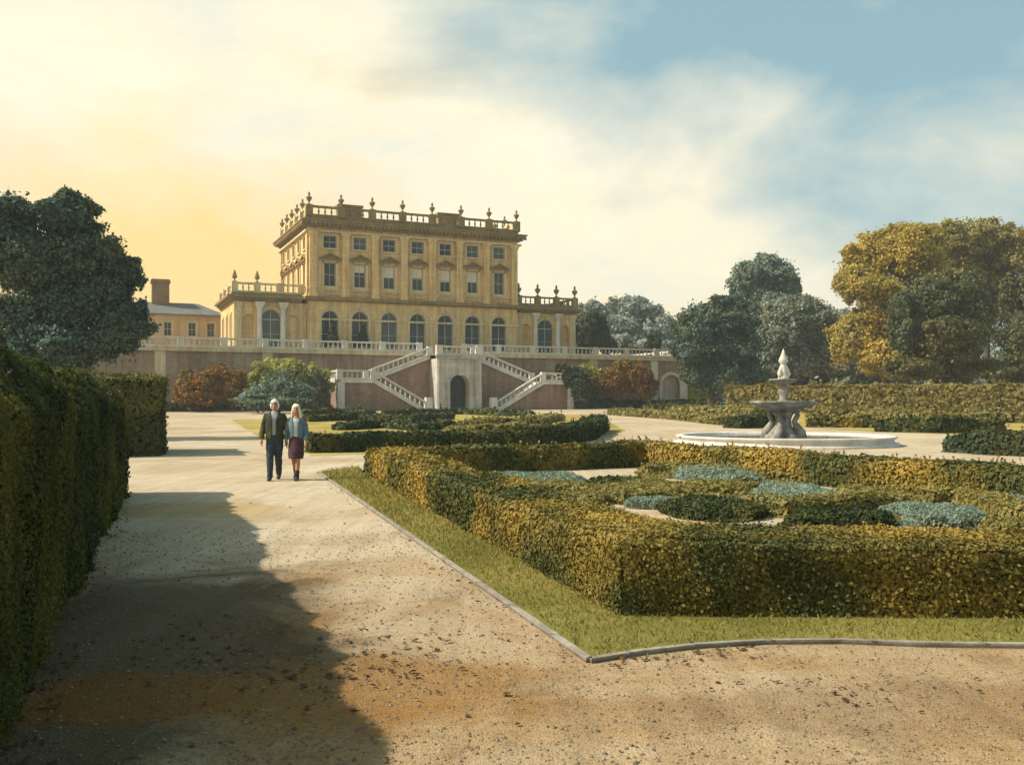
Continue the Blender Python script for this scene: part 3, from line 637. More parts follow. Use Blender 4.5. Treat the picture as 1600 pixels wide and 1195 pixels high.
# windows of the main block
for i, c in enumerate(bays):
    put_window(man, 'arch', (c, VF, 8.5+D))
    put_window(man, 'pediment', (c, VF, 16.5+D), 0, (0.0, 0.35, 0.5, 0.45, 0.55, 0.5, 0.0)[i], True)
    put_window(man, 'square', (c, VF, 21.35+D))
for s_ in sb_v:
    put_window(man, 'sideped', (uL, s_, 16.5+D), -PI/2); put_window(man, 'sidesq', (uL, s_, 21.35+D), -PI/2)
    put_window(man, 'sideped', (uR, s_, 16.5+D), PI/2); put_window(man, 'sidesq', (uR, s_, 21.35+D), PI/2)
# ---- wings
def wing(a, b, side):
    v0, v1 = 6.0, 19.3; c = (a+b)/2; w = MB(); f = lambda s, n, z: (s, v0+n, z)
    niches = [a+1.75, b-1.75]
    wall_band(w, f, a, b, TF, 14.3, [(c, 2.5, 8.45, 13.35, True)]+[(x, 1.3, 8.9, 12.7, True) for x in niches], d=0.4)
    for x in niches:                                           # shallow round-headed niche backs
        n = 10; r = 0.65; zs = 12.7-r
        w.poly([(x-r, v0+0.4, 8.9)]+[(x-r*math.cos(PI*k/n), v0+0.4, zs+r*math.sin(PI*k/n)) for k in range(n+1)]+[(x+r, v0+0.4, 8.9)])
    outer = a if side < 0 else b
    g = (lambda s, n, z: (a+n, s, z)) if side < 0 else (lambda s, n, z: (b-n, s, z))
    vs = [v0+2.6+3.9*k for k in range(3)]
    wall_band(w, g, v0, v1, TF, 14.3, [(s, 0.9, 9.2, 12.8, False) for s in vs])
    w.quad((a, v1, TF), (b, v1, TF), (b, v1, 14.3), (a, v1, 14.3)); w.quad((a, v0, 15.2), (b, v0, 15.2), (b, v1, 15.2), (a, v1, 15.2))
    w.build('wing_wall', M['gold_stone'], man, dz=D)
    x0, x1 = (a, b-0.6) if side < 0 else (a+0.6, b)
    t = MB()
    for p, z0, z1 in ((0.2, 14.2, 14.45), (0.5, 14.452, 14.72), (0.85, 14.722, 15.0), (0.3, 15.002, 15.35)):
        t.box(x0-(p if side < 0 else 0), x1+(p if side > 0 else 0), v0-p, v0+0.02, z0, z1)
        if side < 0: t.box(a-p, a+0.02, v0+0.02, v1, z0, z1)
        else: t.box(b-0.02, b+p, v0+0.02, v1, z0, z1)
    t.build('cornice', M['dark_stone'], man, dz=D)
    for x in (a+0.5, a+3.05, b-3.05, b-0.5):                      # engaged columns and corner pilasters
        p = MB()
        if abs(x-c) < 2.0: 
            p.lathe((x, v0-0.42, 0), [(0.42, 8.5), (0.42, 8.7), (0.36, 8.8), (0.36, 9.6), (0.30, 13.2), (0.36, 13.3), (0.34, 13.45)], 14, False); p.box(x-0.48, x+0.48, v0-0.9, v0+0.02, 8.1, 8.5)
            p.frus(x, v0-0.42, 13.45, 13.95, 0.34, 0.34, 0.55, 0.55); p.box(x-0.58, x+0.58, v0-1.0, v0+0.02, 13.95, 14.198); mt = M['white_stone']
            p.build('column', mt, man, dz=D)
        else:
            p.box(x-0.4, x+0.4, v0-0.18, v0+0.02, 8.1, 13.6); p.box(x-0.5, x+0.5, v0-0.28, v0+0.02, 13.6, 14.198); p.build('pilaster', M['trim_stone'], man, dz=D)
    b_ = MB(); balustrade(b_, (x0+0.1, v0+0.1, 15.35), (x1-0.1, v0+0.1, 15.35), 1.25, 0.56, step=3.0, pw=0.8)
    balustrade(b_, (outer+(0.1 if side < 0 else -0.1), v0+0.9, 15.35), (outer+(0.1 if side < 0 else -0.1), v1-0.1, 15.35), 1.25, 0.56, step=4.0, pw=0.8, piers=(False, True))
    b_.build('roof_balustrade', M['dark_stone'] if side > 0 else M['trim_stone'], man, dz=D)
    L = x1-x0-0.2
    for f_ in ((0.0, 0.333, 1.0) if side > 0 else (0.0, 0.333)):
        inst('finial' if side < 0 else 'urn', fin_mesh if side < 0 else urn_mesh, man, (x0+0.1+L*f_, v0+0.1, 16.65+D), 0, 1.0)
    if side > 0: inst('urn', urn_mesh, man, (x0+0.1+L*0.667, v0+0.1, 16.65+D))
    put_window(man, 'bigarch', (c, v0, 8.45+D))
    for s in vs: put_window(man, 'slim', (outer, s, 9.2+D), -PI/2 if side < 0 else PI/2)
wing(-25.1, uL, -1); wing(uR, 22.4, 1)

# ---- service range behind the left wing
sv = thing('service_building', 'low ochre rendered building with grey slate roof and one tall chimney', 'building', (O[0], O[1], TF), TH)
w = MB(); a, b, v0, v1 = -41.0, -24.2, 24.0, 33.0; f = lambda s, n, z: (s, v0+n, z)
wx = [-38.5, -35.2, -31.6, -28.4, -25.9]
wall_band(w, f, a, b, TF, 13.9, [(x, 1.0, 10.9, 12.8, False) for x in wx]); w.quad((a, v0, TF), (a, v1, TF), (a, v1, 13.9), (a, v0, 13.9)); w.quad((b, v0, TF), (b, v1, TF), (b, v1, 13.9), (b, v0, 13.9)); w.quad((a, v1, TF), (b, v1, TF), (b, v1, 13.9), (a, v1, 13.9))
w.box(a-0.15, b+0.15, v0-0.2, v0-0.002, 13.6, 13.9)
w.build('wall', M['render'], sv, dz=D)
r = MB(); e = 0.5; zr = 15.9; zr0 = 13.902; m = (v0+v1)/2
A_, B_, C_, D_ = (a-e, v0-e, zr0), (b+e, v0-e, zr0), (b+e, v1+e, zr0), (a-e, v1+e, zr0); R0, R1 = (a+3.6, m, zr), (b-3.0, m, zr)
r.poly([A_, B_, R1, R0]); r.poly([B_, C_, R1]); r.poly([C_, D_, R0, R1]); r.poly([D_, A_, R0]); r.box(a-e, b+e, v0-e, v0-e+0.12, zr0-0.16, zr0-0.002)
ro = r.build('roof', M['slate'], sv, dz=D)
c = MB(); cx = -32.3; c.box(cx-1.15, cx+1.15, m-1.0, m+1.0, 15, 18.6); c.box(cx-1.3, cx+1.3, m-1.15, m+1.15, 18.6, 18.95); c.box(cx-1.2, cx+1.2, m-1.05, m+1.05, 18.95, 19.1)
c.build('chimney', M['chimney'], ro, dz=D)
for x in wx: put_window(sv, 'small', (x, v0, 10.9+D))

# ---- terrace retaining wall
tw = thing('terrace_wall', 'long brick terrace wall with stone balustrade and arched recess at right end', 'wall', (O[0], O[1], 0), TH)
w = MB(); f = lambda s, n, z: (s, n, z)
wall_band(w, f, -75, 37.2, 0, TF-0.5, [(34.6, 3.0, 0.9, 5.6, True)], d=0.5)
w.quad((37.2, 0, 0), (37.2, 62, 0), (37.2, 62, TF-0.5), (37.2, 0, TF-0.5)); w.quad((-75, 0.5, 0), (37.2, 0.5, 0), (37.2, 0.5, TF-0.5), (-75, 0.5, TF-0.5))
w.build('wall', M['brick'], tw)
for u in (-58, -46, -34, -22, 22, 31.8, 36.6):                   # flat stone piers on the brick
    p = MB(); p.box(u-(0.6 if u < 36 else 0.05), u+0.6 if u < 36 else 37.35, -0.14, 0.02, 0.0, TF-0.5); p.build('pier', M['white_stone'] if u > 30 else M['trim_stone'], tw)
ar = MB(); r0, r1, zs = 1.52, 1.95, 5.6-1.5                       # pale surround of the arched recess
for k in range(14):
    a0, a1 = PI*k/14, PI*(k+1)/14; pt = lambda r, a: (34.6-r*math.cos(a), zs+r*math.sin(a))
    A = [pt(r0, a0), pt(r1, a0), pt(r1, a1), pt(r0, a1)]; ar.poly([(x, -0.13, z) for x, z in A])
    for (p, q) in ((0, 3), (1, 2)): ar.quad((A[p][0], -0.13, A[p][1]), (A[q][0], -0.13, A[q][1]), (A[q][0], 0.02, A[q][1]), (A[p][0], 0.02, A[p][1]))
for sg in (-1, 1): ar.box(34.6+sg*1.735-0.215, 34.6+sg*1.735+0.215, -0.13, 0.02, 0.9, zs)
ar.build('arch_surround', M['white_stone'], tw)
rc_ = MB(); rc_.poly([(33.1, 0.47, 0.9)]+[(34.6-1.5*math.cos(PI*k/14), 0.47, zs+1.5*math.sin(PI*k/14)) for k in range(15)]+[(36.1, 0.47, 0.9)]); rc_.build('recess', M['grey_stone'], tw)
cp = MB(); cp.box(-75, 37.5, -0.3, 0.55, TF-0.5, TF-0.25); cp.box(-75, 37.4, -0.2, 0.55, TF-0.248, TF+0.02); cp.box(36.9, 37.5, 0.552, 62, TF-0.5, TF+0.02)
cp.build('coping', M['trim_stone'], tw)
b_ = MB(); balustrade(b_, (-75, 0.12, TF+0.02), (-3.0, 0.12, TF+0.02), 1.12, 0.56, step=4.8, pw=0.7); balustrade(b_, (3.0, 0.12, TF+0.02), (37.1, 0.12, TF+0.02), 1.12, 0.56, step=4.8, pw=0.7)
balustrade(b_, (37.1, 1, TF+0.02), (37.1, 40, TF+0.02), 1.12, 0.5, step=4.8, pw=0.7, piers=(False, True))
b_.build('balustrade', M['white_stone'], tw)

# ---- imperial staircase
st = thing('double_staircase', 'pale stone double staircase rising on both sides of an arched doorway', 'staircase', (O[0], O[1], 0), TH)
CB = 2.9; TS = 7.45; V1, V2 = -3.6, -7.0; ZM = 4.35; ZG = 0.6; UL_, UO = 11.0, 15.0
w = MB(); f = lambda s, n, z: (s, V2+0.6+n, z)
wall_band(w, f, -CB, CB, 0, TS-0.42, [(0, 2.5, 0.2, 5.1, True)], d=1.4)
for s in (-1, 1): w.quad((s*CB, V2+0.6, 0), (s*CB, 0, 0), (s*CB, 0, TS-0.42), (s*CB, V2+0.6, TS-0.42))
w.quad((-CB, V2+0.6, TS), (CB, V2+0.6, TS), (CB, 0, TS), (-CB, 0, TS))
for s in (-1, 1): w.box(s*2.4-0.42, s*2.4+0.42, V2+0.42, V2+0.62, 0, TS-0.42)
for i in range(4): w.box(-CB+0.4, CB-0.4, -0.3*(4-i)-0.05, -0.3*(3-i)-0.05, TS, TS+0.16*(i+1))
w.build('arch_block', M['grey_stone'], st)
e = MB(); e.box(-CB-0.15, CB+0.15, V2+0.3, V2+0.62, TS-0.42, TS-0.15); e.box(-CB-0.25, CB+0.25, V2+0.2, V2+0.62, TS-0.148, TS+0.02)
n = 12; r0, r1 = 1.27, 1.62; zs = 5.1-1.25
for k in range(n):
    a0, a1 = PI*k/n, PI*(k+1)/n; q = lambda r, a: (-r*math.cos(a), zs+r*math.sin(a))
    A = [q(r0, a0), q(r1, a0), q(r1, a1), q(r0, a1)]
    e.poly([(x, V2+0.5, z) for x, z in A]); e.quad(*[(x, y, z) for (x, z), y in ((A[1], V2+0.5), (A[2], V2+0.5), (A[2], V2+0.62), (A[1], V2+0.62))])
e.box(-0.22, 0.22, V2+0.4, V2+0.62, 5.0, 5.75); 
for s in (-1, 1): e.box(s*1.45-0.19, s*1.45+0.19, V2+0.5, V2+0.62, 0, zs)
e.build('entablature', M['grey_stone'], st)
dr = MB(); dr.poly([(-1.25, V2+2.0, 0.2)]+[(-1.25*math.cos(PI*k/12), V2+2.0, zs+1.25*math.sin(PI*k/12)) for k in range(13)]+[(1.25, V2+2.0, 0.2)]); dr.box(-0.04, 0.04, V2+1.95, V2+1.99, 0.2, zs); dr.box(-1.25, 1.25, V2+1.94, V2+1.99, zs-0.06, zs+0.06)
dr.build('door', M['door'], st)
b_ = MB(); balustrade(b_, (-CB+0.3, V2+0.75, TS+0.02), (CB-0.3, V2+0.75, TS+0.02), 1.12, 0.56, pw=0.8); b_.build('balustrade', M['white_stone'], st)
for s in (-1, 1):
    # brick bodies: upper flight against the terrace, landing, lower flight in front
    w = MB()
    def slab(pts, y0, y1):
        A = [(s*u, y0, z) for u, z in pts]; B = [(s*u, y1, z) for u, z in pts]; w.poly(A); w.poly(B)
        for i in range(len(A)): j = (i+1) % len(A); w.quad(A[i], A[j], B[j], B[i])
    slab([(CB+0.003, 0), (UL_, 0), (UL_, ZM-0.25), (CB+0.003, TS-0.25)], V1, -0.01)
    slab([(UL_+0.003, 0), (UO, 0), (UO, ZM-0.02), (UL_+0.003, ZM-0.02)], V2, -0.02)
    slab([(CB+1.5, 0), (UL_, 0), (UL_, ZM-0.25), (CB+1.5, ZG-0.2)], V2, V1-0.003)
    w.build('brick_wall', M['stair_brick'], st)
    tr = MB(); k = 24
    for i in range(k):
        u0, u1 = CB+(UL_-CB)*i/k, CB+(UL_-CB)*(i+1)/k; z = TS-(TS-ZM)*(i+0.5)/k; tr.box(min(s*u0, s*u1)+0.002, max(s*u0, s*u1)-0.002, V1+0.3, -0.02, z-0.6, z)
        u0, u1 = CB+1.5+(UL_-CB-1.5)*i/k, CB+1.5+(UL_-CB-1.5)*(i+1)/k; z = ZG+(ZM-ZG)*(i+0.5)/k; tr.box(min(s*u0, s*u1)+0.002, max(s*u0, s*u1)-0.002, V2+0.3, V1-0.02, z-0.6, z)
    tr.build('steps', M['white_stone'], st)
    cp = MB()
    cp.beam((s*CB, V1-0.02, TS-0.02), (s*UL_, V1-0.02, ZM-0.02), 0.5, -0.35, 0.0); cp.beam((s*(CB+1.5), V2, ZG), (s*UL_, V2, ZM-0.02), 0.5, -0.35, 0.0)
    cp.beam((s*UL_, V2-0.002, ZM-0.02), (s*UO, V2-0.002, ZM-0.02), 0.5, -0.35, 0.002)
    cp.box(min(s*(UO-0.55), s*(UO+0.25)), max(s*(UO-0.55), s*(UO+0.25)), V2-0.28, V2+0.5, 0, ZM-0.4)
    cp.box(min(s*(UO-0.2), s*(UO+0.2)), max(s*(UO-0.2), s*(UO+0.2)), V2+0.502, -0.02, ZM-0.4, ZM+0.01)
    cp.box(min(s*(CB+0.9), s*(CB+1.7)), max(s*(CB+0.9), s*(CB+1.7)), V2-0.35, V2+0.35, 0, 2.3)
    cp.build('coping', M['white_stone'], st)
    b_ = MB()
    balustrade(b_, (s*CB, V1-0.02, TS), (s*UL_, V1-0.02, ZM), 1.12, 0.56, pw=0.7); balustrade(b_, (s*(CB+1.5), V2, ZG+0.02), (s*UL_, V2, ZM), 1.12, 0.56, pw=0.7)
    balustrade(b_, (s*(UL_+0.4), V2, ZM), (s*UO, V2, ZM), 1.12, 0.56, pw=0.7, piers=(False, True)); balustrade(b_, (s*UO, V2+0.6, ZM), (s*UO, -0.3, ZM), 1.12, 0.56, pw=0.7, piers=(False, False))
    b_.build('balustrade', M['white_stone'], st)

# ---- conical topiary on the terrace before the two left arches
def local(u, v): c, s = math.cos(TH), math.sin(TH); return (O[0]+u*c-v*s, O[1]+u*s+v*c)
for i, c in enumerate(bays[:2]):
    x, y = local(c+0.05, VF-1.3)
    root = thing('topiary_cone', ['dark clipped topiary cone before the leftmost arched window', 'smaller dark topiary cone before the second arched window from left'][i], 'topiary', (x, y, TF), 0, 'topiary cones on the terrace')
    hh = 4.0 if i == 0 else 3.5; n = 2600; z = rng.uniform(0, 1, n)**1.25; a = rng.uniform(0, 2*PI, n); R = (0.85*(1-z)**0.8+0.03)*(1+0.12*np.sin(z*26))*rng.uniform(0.75, 1.05, n)
    p = np.column_stack([R*np.cos(a), R*np.sin(a), 0.75+z*(hh-0.75)]); nr = np.column_stack([np.cos(a), np.sin(a), np.full(n, 0.4)])
    V, Q = leaf_arrays(p, nr, 0.14, 0.6, 1.4); np_object('foliage', V, Q, M['darkgreen'], None, root)
    q = MB(); q.lathe((0, 0, 0), [(0.32, 0), (0.45, 0.65), (0.5, 0.7), (0.5, 0.78), (0.42, 0.78)], 12); q.build('pot', M['trim_stone'], root, True)

# ------------------------------------------------------------------ fountain
FX, FY = (1224-800)/F*39.5, 39.5
ft = thing('fountain', 'tiered pale marble fountain standing in a wide round stone pool', 'fountain', (FX, FY, 0))
q = MB(); q.lathe((0, 0, 0), [(4.5, 0.0), (4.5, 0.10), (4.32, 0.12), (4.28, 0.24), (4.38, 0.29), (4.42, 0.36), (4.36, 0.38), (4.14, 0.38), (4.06, 0.35), (4.06, 0.05)], 72, False)
q.build('pool_rim', M['white_stone'], ft, True)
q = MB(); q.lathe((0, 0, 0), [(4.07, 0.20), (4.07, 0.31)], 72); q.build('water', M['water'], ft)
q = MB(); q.lathe((0, 0, 0), [(0.75, 0.1), (0.75, 0.35), (0.62, 0.42), (0.55, 0.5), (0.34, 0.75), (0.30, 1.0), (0.36, 1.2), (0.50, 1.34)], 20, lobes=(4, 0.05))
for k in range(4):                                              # scrolled supports round the stem
    a = PI/4+k*PI/2+0.3; ca, sa = math.cos(a), math.sin(a)
    q.tube([(ca*0.78, sa*0.78, 0.2), (ca*0.70, sa*0.70, 0.5), (ca*0.55, sa*0.55, 0.72), (ca*0.45, sa*0.45, 0.95), (ca*0.58, sa*0.58, 1.22), (ca*0.50, sa*0.50, 1.40)], [0.21, 0.22, 0.17, 0.12, 0.11, 0.08], 10)
q.build('pedestal', M['marble'], ft, True)
q = MB(); q.lathe((0, 0, 0), [(0.3, 1.3), (0.6, 1.42), (1.05, 1.55), (1.28, 1.66), (1.36, 1.74), (1.36, 1.79), (1.28, 1.79), (1.15, 1.72), (0.5, 1.66), (0.2, 1.66)], 40, lobes=(16, 0.012)); q.build('bowl', M['marble'], ft, True)
q = MB(); q.lathe((0, 0, 0), [(0.30, 1.66), (0.26, 1.78), (0.15, 1.9), (0.20, 2.1), (0.22, 2.25), (0.14, 2.38), (0.14, 2.5)], 16); q.build('stem', M['marble'], ft, True)
q = MB(); q.lathe((0, 0, 0), [(0.15, 2.45), (0.35, 2.54), (0.56, 2.64), (0.60, 2.70), (0.55, 2.71), (0.35, 2.66), (0.1, 2.66)], 28, lobes=(10, 0.02)); q.build('bowl', M['marble'], ft, True)
q = MB(); q.lathe((0, 0, 0), [(0.24, 2.66), (0.22, 2.78), (0.15, 2.9), (0.17, 3.1), (0.13, 3.25), (0.11, 3.35), (0.20, 3.42), (0.17, 3.55), (0.09, 3.72), (0.015, 3.95)], 14)
q.tube([(0.12, 0, 2.75), (0.22, 0.02, 2.9), (0.15, 0.0, 3.1), (0.1, 0, 3.3)], [0.1, 0.1, 0.07, 0.03], 8); q.tube([(-0.1, -0.08, 2.75), (-0.18, -0.1, 2.92), (-0.12, -0.06, 3.15), (-0.05, 0, 3.35)], [0.1, 0.1, 0.07, 0.03], 8)
q.build('finial', M['white_stone'], ft, True)

# ------------------------------------------------------------------ garden beds
# near bed: box hedge all round, turf verge outside it
HP = [G(572, 742), G(975, 966), (13.5, 7.45), (4.0, 27.0)]
hedge('box_hedge', HP, 0.0, 0.95, 0.585, (M['box'], M['box_twig']), 'low clipped golden box hedge enclosing the near planted bed', closed=True, lump=0.02)
vp = [G(500, 738), G(930, 1033), G(1010, 1020), G(1100, 1010), G(1200, 1004), G(1320, 1003), G(1450, 1008), (13.5, 6.3)]
inner = [HP[2], HP[1], HP[0], (HP[0][0]+0.1, HP[0][1]+0.6)]
sheet('grass_verge', vp+[(13.5, 7.5)]+[HP[1], HP[0]]+[G(560, 730)], 0.025, M['turf'], 0.04)
# thin stone edging along the verge
ed = MB()
for a, b in zip(vp[:-1], vp[1:]): ed.beam((a[0]-0.04, a[1]-0.03, 0), (b[0]-0.04, b[1]-0.03, 0), 0.05, 0.0, 0.034)
struct(ed.build('path_edging', M['edging']))
def in_poly(x, y, poly):
    ins = np.zeros(len(x), bool); n = len(poly)
    for i in range(n):
        (x0, y0), (x1, y1) = poly[i], poly[(i+1) % n]
        c = ((y0 > y) != (y1 > y)) & (x < (x1-x0)*(y-y0)/(y1-y0+1e-12)+x0); ins ^= c
    return ins
def blades(name, poly, n, size, mat, label, z=0.025, lo=None):
    p = np.array(poly); x = rng.uniform(p[:, 0].min(), p[:, 0].max(), n*3); y = rng.uniform(p[:, 1].min(), p[:, 1].max(), n*3)
    k = in_poly(x, y, poly); x, y = x[k], y[k]
    keep = rng.random(len(x)) < np.clip((9.0/np.maximum(y, 5))**1.6, 0, 1); x, y = x[keep], y[keep]; n = len(x)
    s = size*rng.uniform(0.5, 1.3, n)*np.clip(y/9, 1, 2.2); a = rng.uniform(0, 2*PI, n); wv = s*0.14
    zz = np.array([gz(q) for q in y])+z
    lx, ly = np.cos(a), np.sin(a); tx, ty = rng.normal(0, 0.45, n)*s, rng.normal(0, 0.45, n)*s
    A = np.column_stack([x-lx*wv, y-ly*wv, zz-0.005]); B = np.column_stack([x+lx*wv, y+ly*wv, zz-0.005])
    C = np.column_stack([x+tx*0.4+lx*wv*0.7, y+ty*0.4+ly*wv*0.7, zz+s*0.6]); T = np.column_stack([x+tx, y+ty, zz+s*0.95])
    V = np.stack([A, B, C, T], 1).reshape(-1, 3)
    o = np_object(name, V, np.arange(n*4).reshape(n, 4), mat); o['kind'] = 'stuff'; tag(o, label, 'grass'); return o
blades('grass', vp+[(13.5, 7.5)]+[HP[1], HP[0], G(560, 730)], 110000, 0.032, M['blade'], 'short mown grass of the verge round the near hedge')

def ground_cover(name, poly, n, mat, label, size, seed=3.0, thr=1.5):
    p = np.array(poly); x = rng.uniform(p[:, 0].min(), p[:, 0].max(), n); y = rng.uniform(p[:, 1].min(), p[:, 1].max(), n)
    f = np.sin(x*1.1+seed)+np.sin(y*0.9+seed*2)+np.sin(x*0.7-y*1.3+seed)+0.6*np.sin(x*2.9+y*2.1)
    k = in_poly(x, y, poly) & (f > thr); x, y, f = x[k], y[k], f[k]; n = len(x)
    hgt = 0.05+0.05*np.clip(f-thr, 0, 2)
    z = rng.uniform(0.0, 1.0, n)*hgt+np.array([gz(q) for q in y])
    V, Q = leaf_arrays(np.column_stack([x, y, z]), np.column_stack([rng.normal(0, .3, n), rng.normal(0, .3, n), np.ones(n)]), size*np.clip(y/12, 0.9, 2.5), 0.5, 1.6)
    o = np_object(name, V, Q, mat); o['kind'] = 'stuff'; return tag(o, label, 'ground cover')
def inset(poly, d):
    c = Vector((sum(p[0] for p in poly)/len(poly), sum(p[1] for p in poly)/len(poly))); return [tuple(c+(Vector(p)-c)*(1-d/(Vector(p)-c).length)) for p in poly]
ground_cover('ground_cover', inset(HP, 1.6), 90000, M['olive'], 'low olive planting spreading over the gravel inside the near bed', 0.038)
def patch(nm, px0, px1, py0, py1, h, mat, lab):
    """flat planted patch seen between rows py0 (its far top edge) and py1 (its near foot)"""
    py1 += 4; px0 -= 8; px1 += 8; h *= 0.85; y1 = G(800, py1)[1]; y0 = max(y1+0.7, (CH-h)/((py0-HY)/F)); cy = (y0+y1)/2
    cx = ((px0+px1)/2-HX)/F*cy; ax = (px1-px0)/2/F*cy
    mound(nm, lab, cx, cy, ax, (y0-y1)/2, h, M[mat], cat='plant', spiky=0.6 if mat == 'teal' else 0.0, cover=2.6, leaf=leafsize(cy)*(0.6 if mat == 'teal' else 0.85))
for a in (
 ('lavender_clump', 735, 910, 736, 764, 0.20, 'teal', 'grey green lavender beside the dark back hedge of the near bed'),
 ('lavender_clump', 1050, 1195, 722, 752, 0.22, 'teal', 'blue grey lavender towards the back of the bed below the fountain'),
 ('lavender_clump', 1188, 1315, 752, 796, 0.22, 'teal', 'pale teal lavender clump in the middle right of the near bed'),
 ('lavender_clump', 1390, 1528, 782, 824, 0.24, 'teal', 'large teal lavender clump at the right near the front hedge'),
 ('lavender_clump', 1540, 1665, 768, 800, 0.22, 'teal', 'teal lavender clump at the far right edge of the near bed'),
 ('dark_shrub', 1042, 1182, 772, 812, 0.22, 'box_dark', 'dark green low shrub in the centre of the near bed'),
 ('dark_shrub', 1232, 1388, 794, 822, 0.22, 'box_dark', 'long dark green low shrub left of the large teal lavender'),
 ('dark_shrub', 1186, 1312, 722, 746, 0.30, 'box_dark', 'dark green clipped shrub right below the fountain pool'),
 ('dark_shrub', 925, 1002, 745, 766, 0.20, 'box_dark', 'small dark shrub beside the olive planting left of the centre'),
 ('olive_plant', 950, 1068, 744, 778, 0.20, 'olive', 'olive green planting left of centre in the near bed'),
 ('olive_plant', 1075, 1180, 750, 768, 0.18, 'olive', 'olive green patch behind the dark centre shrub'),
 ('olive_plant', 1310, 1400, 758, 788, 0.22, 'olive', 'olive green patch between the two teal lavender clumps'),
 ('olive_plant', 1405, 1535, 752, 776, 0.22, 'olive', 'olive green patch behind the large teal lavender'),
 ('olive_plant', 905, 945, 768, 788, 0.18, 'olive', 'small olive patch nearest the left arm of the near hedge'),
 ('olive_plant', 1325, 1440, 735, 752, 0.22, 'olive', 'olive patch close to the back right arm of the near hedge'),
 ('lavender_clump', 985, 1058, 776, 792, 0.16, 'teal', 'small pale lavender clump left of the dark centre shrub'),
 ('olive_plant', 1540, 1650, 812, 836, 0.2, 'olive', 'olive patch at the far right behind the front hedge'),
): patch(*a)
for pts, mat, lab in (
 ([(860, 774), (930, 778), (985, 786), (1040, 786)], 'olive', 'short olive box strip near the left arm of the near hedge'),
 ([(1190, 800), (1230, 806), (1300, 796), (1385, 790)], 'olive', 'olive box strip winding behind the long dark shrub'),
 ([(1010, 742), (1050, 740), (1110, 744), (1180, 750), (1250, 754)], 'olive', 'olive box strip along the back of the near bed'),
 ([(1440, 785), (1500, 780), (1580, 812), (1640, 822)], 'olive', 'olive box strip at the right end of the near bed'),
): hedge('box_strip', [G(*p) for p in pts], -0.24, 0.24, 0.20, (M[mat], M['box_twig']), lab, cat='hedge', lump=0.025, step=0.25, group='low box strips in the near bed')
# second bed: golden turf, dark hedge in front, scrolls of clipped box
B0, B1, B2, B3 = G(487, 708), G(838, 701), G(948, 672), G(468, 646)
sheet('bed_turf', [G(462, 700), G(487, 712), (B1[0]+0.3, B1[1]-0.6), (B2[0]+1.0, B2[1]-1.0), G(930, 648), G(468, 643)], 0.006, M['gold_turf'])
hedge('dark_hedge', [B0, B1], 0, 0.9, 0.60, (M['box_dark'], M['yew_twig']), 'dark green low hedge fronting the golden turf bed', lump=0.025)
hedge('dark_hedge', [(B1[0]+0.15, B1[1]+0.2), (B1[0]+2.8, B1[1]+7.5), (B2[0], B2[1])], 0, 0.9, 0.72, (M['box_dark'], M['yew_twig']), 'dark green low hedge slanting back towards the fountain pool', lump=0.03)
def scroll(pts, h, mat, lab, wd=0.9):
    hedge('box_scroll', [G(*p) for p in pts], -wd/2, wd/2, h, (M[mat], M['yew_twig']), lab, cat='hedge', group='clipped box scrolls in the golden turf bed', lump=0.05, step=0.5)
scroll([(478, 659), (560, 656), (640, 660), (700, 655)], 0.40, 'box_dark', 'long wavy box scroll across the left of the golden bed')
scroll([(530, 672), (600, 668), (655, 673), (700, 668)], 0.34, 'box_dark', 'box scroll just behind the dark hedge of the golden bed')
scroll([(600, 649), (720, 647), (830, 652)], 0.40, 'box_dark', 'box scroll along the back of the golden bed below the stairs')
scroll([(725, 668), (780, 662), (840, 662), (872, 656)], 0.34, 'olive', 'olive scroll at the right of the golden bed')
scroll([(472, 648), (540, 647), (580, 649)], 0.40, 'box_dark', 'short box scroll at the back left corner of the golden bed')
scroll([(700, 677), (760, 676), (815, 674)], 0.32, 'olive', 'olive scroll behind the right part of the dark hedge')
# beds beyond the pool
sheet('bed_turf', [G(940, 643), G(1200, 672), G(1215, 655), G(1210, 642), G(1000, 638)], 0.006, M['gold_turf'])
sheet('bed_turf', [G(1245, 643), G(1250, 668), G(1420, 677), G(1700, 682), G(1700, 648), G(1500, 643)], 0.006, M['gold_turf'])
def strip(pts, h, mat, lab, wd=1.2):
    hedge('box_hedge', [G(*p) for p in pts], -wd/2, wd/2, h, (M[mat], M['yew_twig']), lab, lump=0.05, step=0.6, group='low hedges beyond the fountain')
strip([(962, 648), (1060, 655), (1142, 664)], 0.45, 'olive', 'olive low hedge running from the terrace towards the pool', 1.6)
strip([(1146, 669), (1203, 667)], 0.62, 'box_dark', 'short dark hedge block just left of the fountain pedestal')
strip([(1062, 645), (1130, 647), (1188, 651)], 0.6, 'olive', 'olive low hedge behind the dark block left of the fountain', 1.6)
strip([(1010, 641), (1090, 642), (1165, 643)], 0.6, 'box_dark', 'farthest low hedge left of the fountain by the terrace corner', 1.6)
strip([(1264, 652), (1340, 653), (1440, 658)], 0.6, 'olive', 'long olive low hedge right of the fountain bowl', 1.8)
strip([(1262, 667), (1365, 668)], 0.5, 'box', 'golden low hedge just right of the fountain pedestal', 1.3)
strip([(1372, 674), (1470, 676), (1560, 676)], 0.62, 'box_dark', 'dark low hedge right of the fountain near the pool', 1.3)
strip([(1440, 661), (1540, 660), (1660, 661)], 0.55, 'olive', 'olive low hedge at far right before the tall clipped hedge', 1.5)
hedge('end_hedge', [G(1478, 706), G(1545, 711), G(1680, 716)], 0, 2.0, 0.6, (M['darkgreen'], M['yew_twig']), 'green hedge end at the right edge beside the gravel', lump=0.06)
# left turf patch beside the cross walk
sheet('lawn', [G(362, 656), G(405, 683), G(420, 690), G(415, 655)], 0.006, M['gold_turf'])

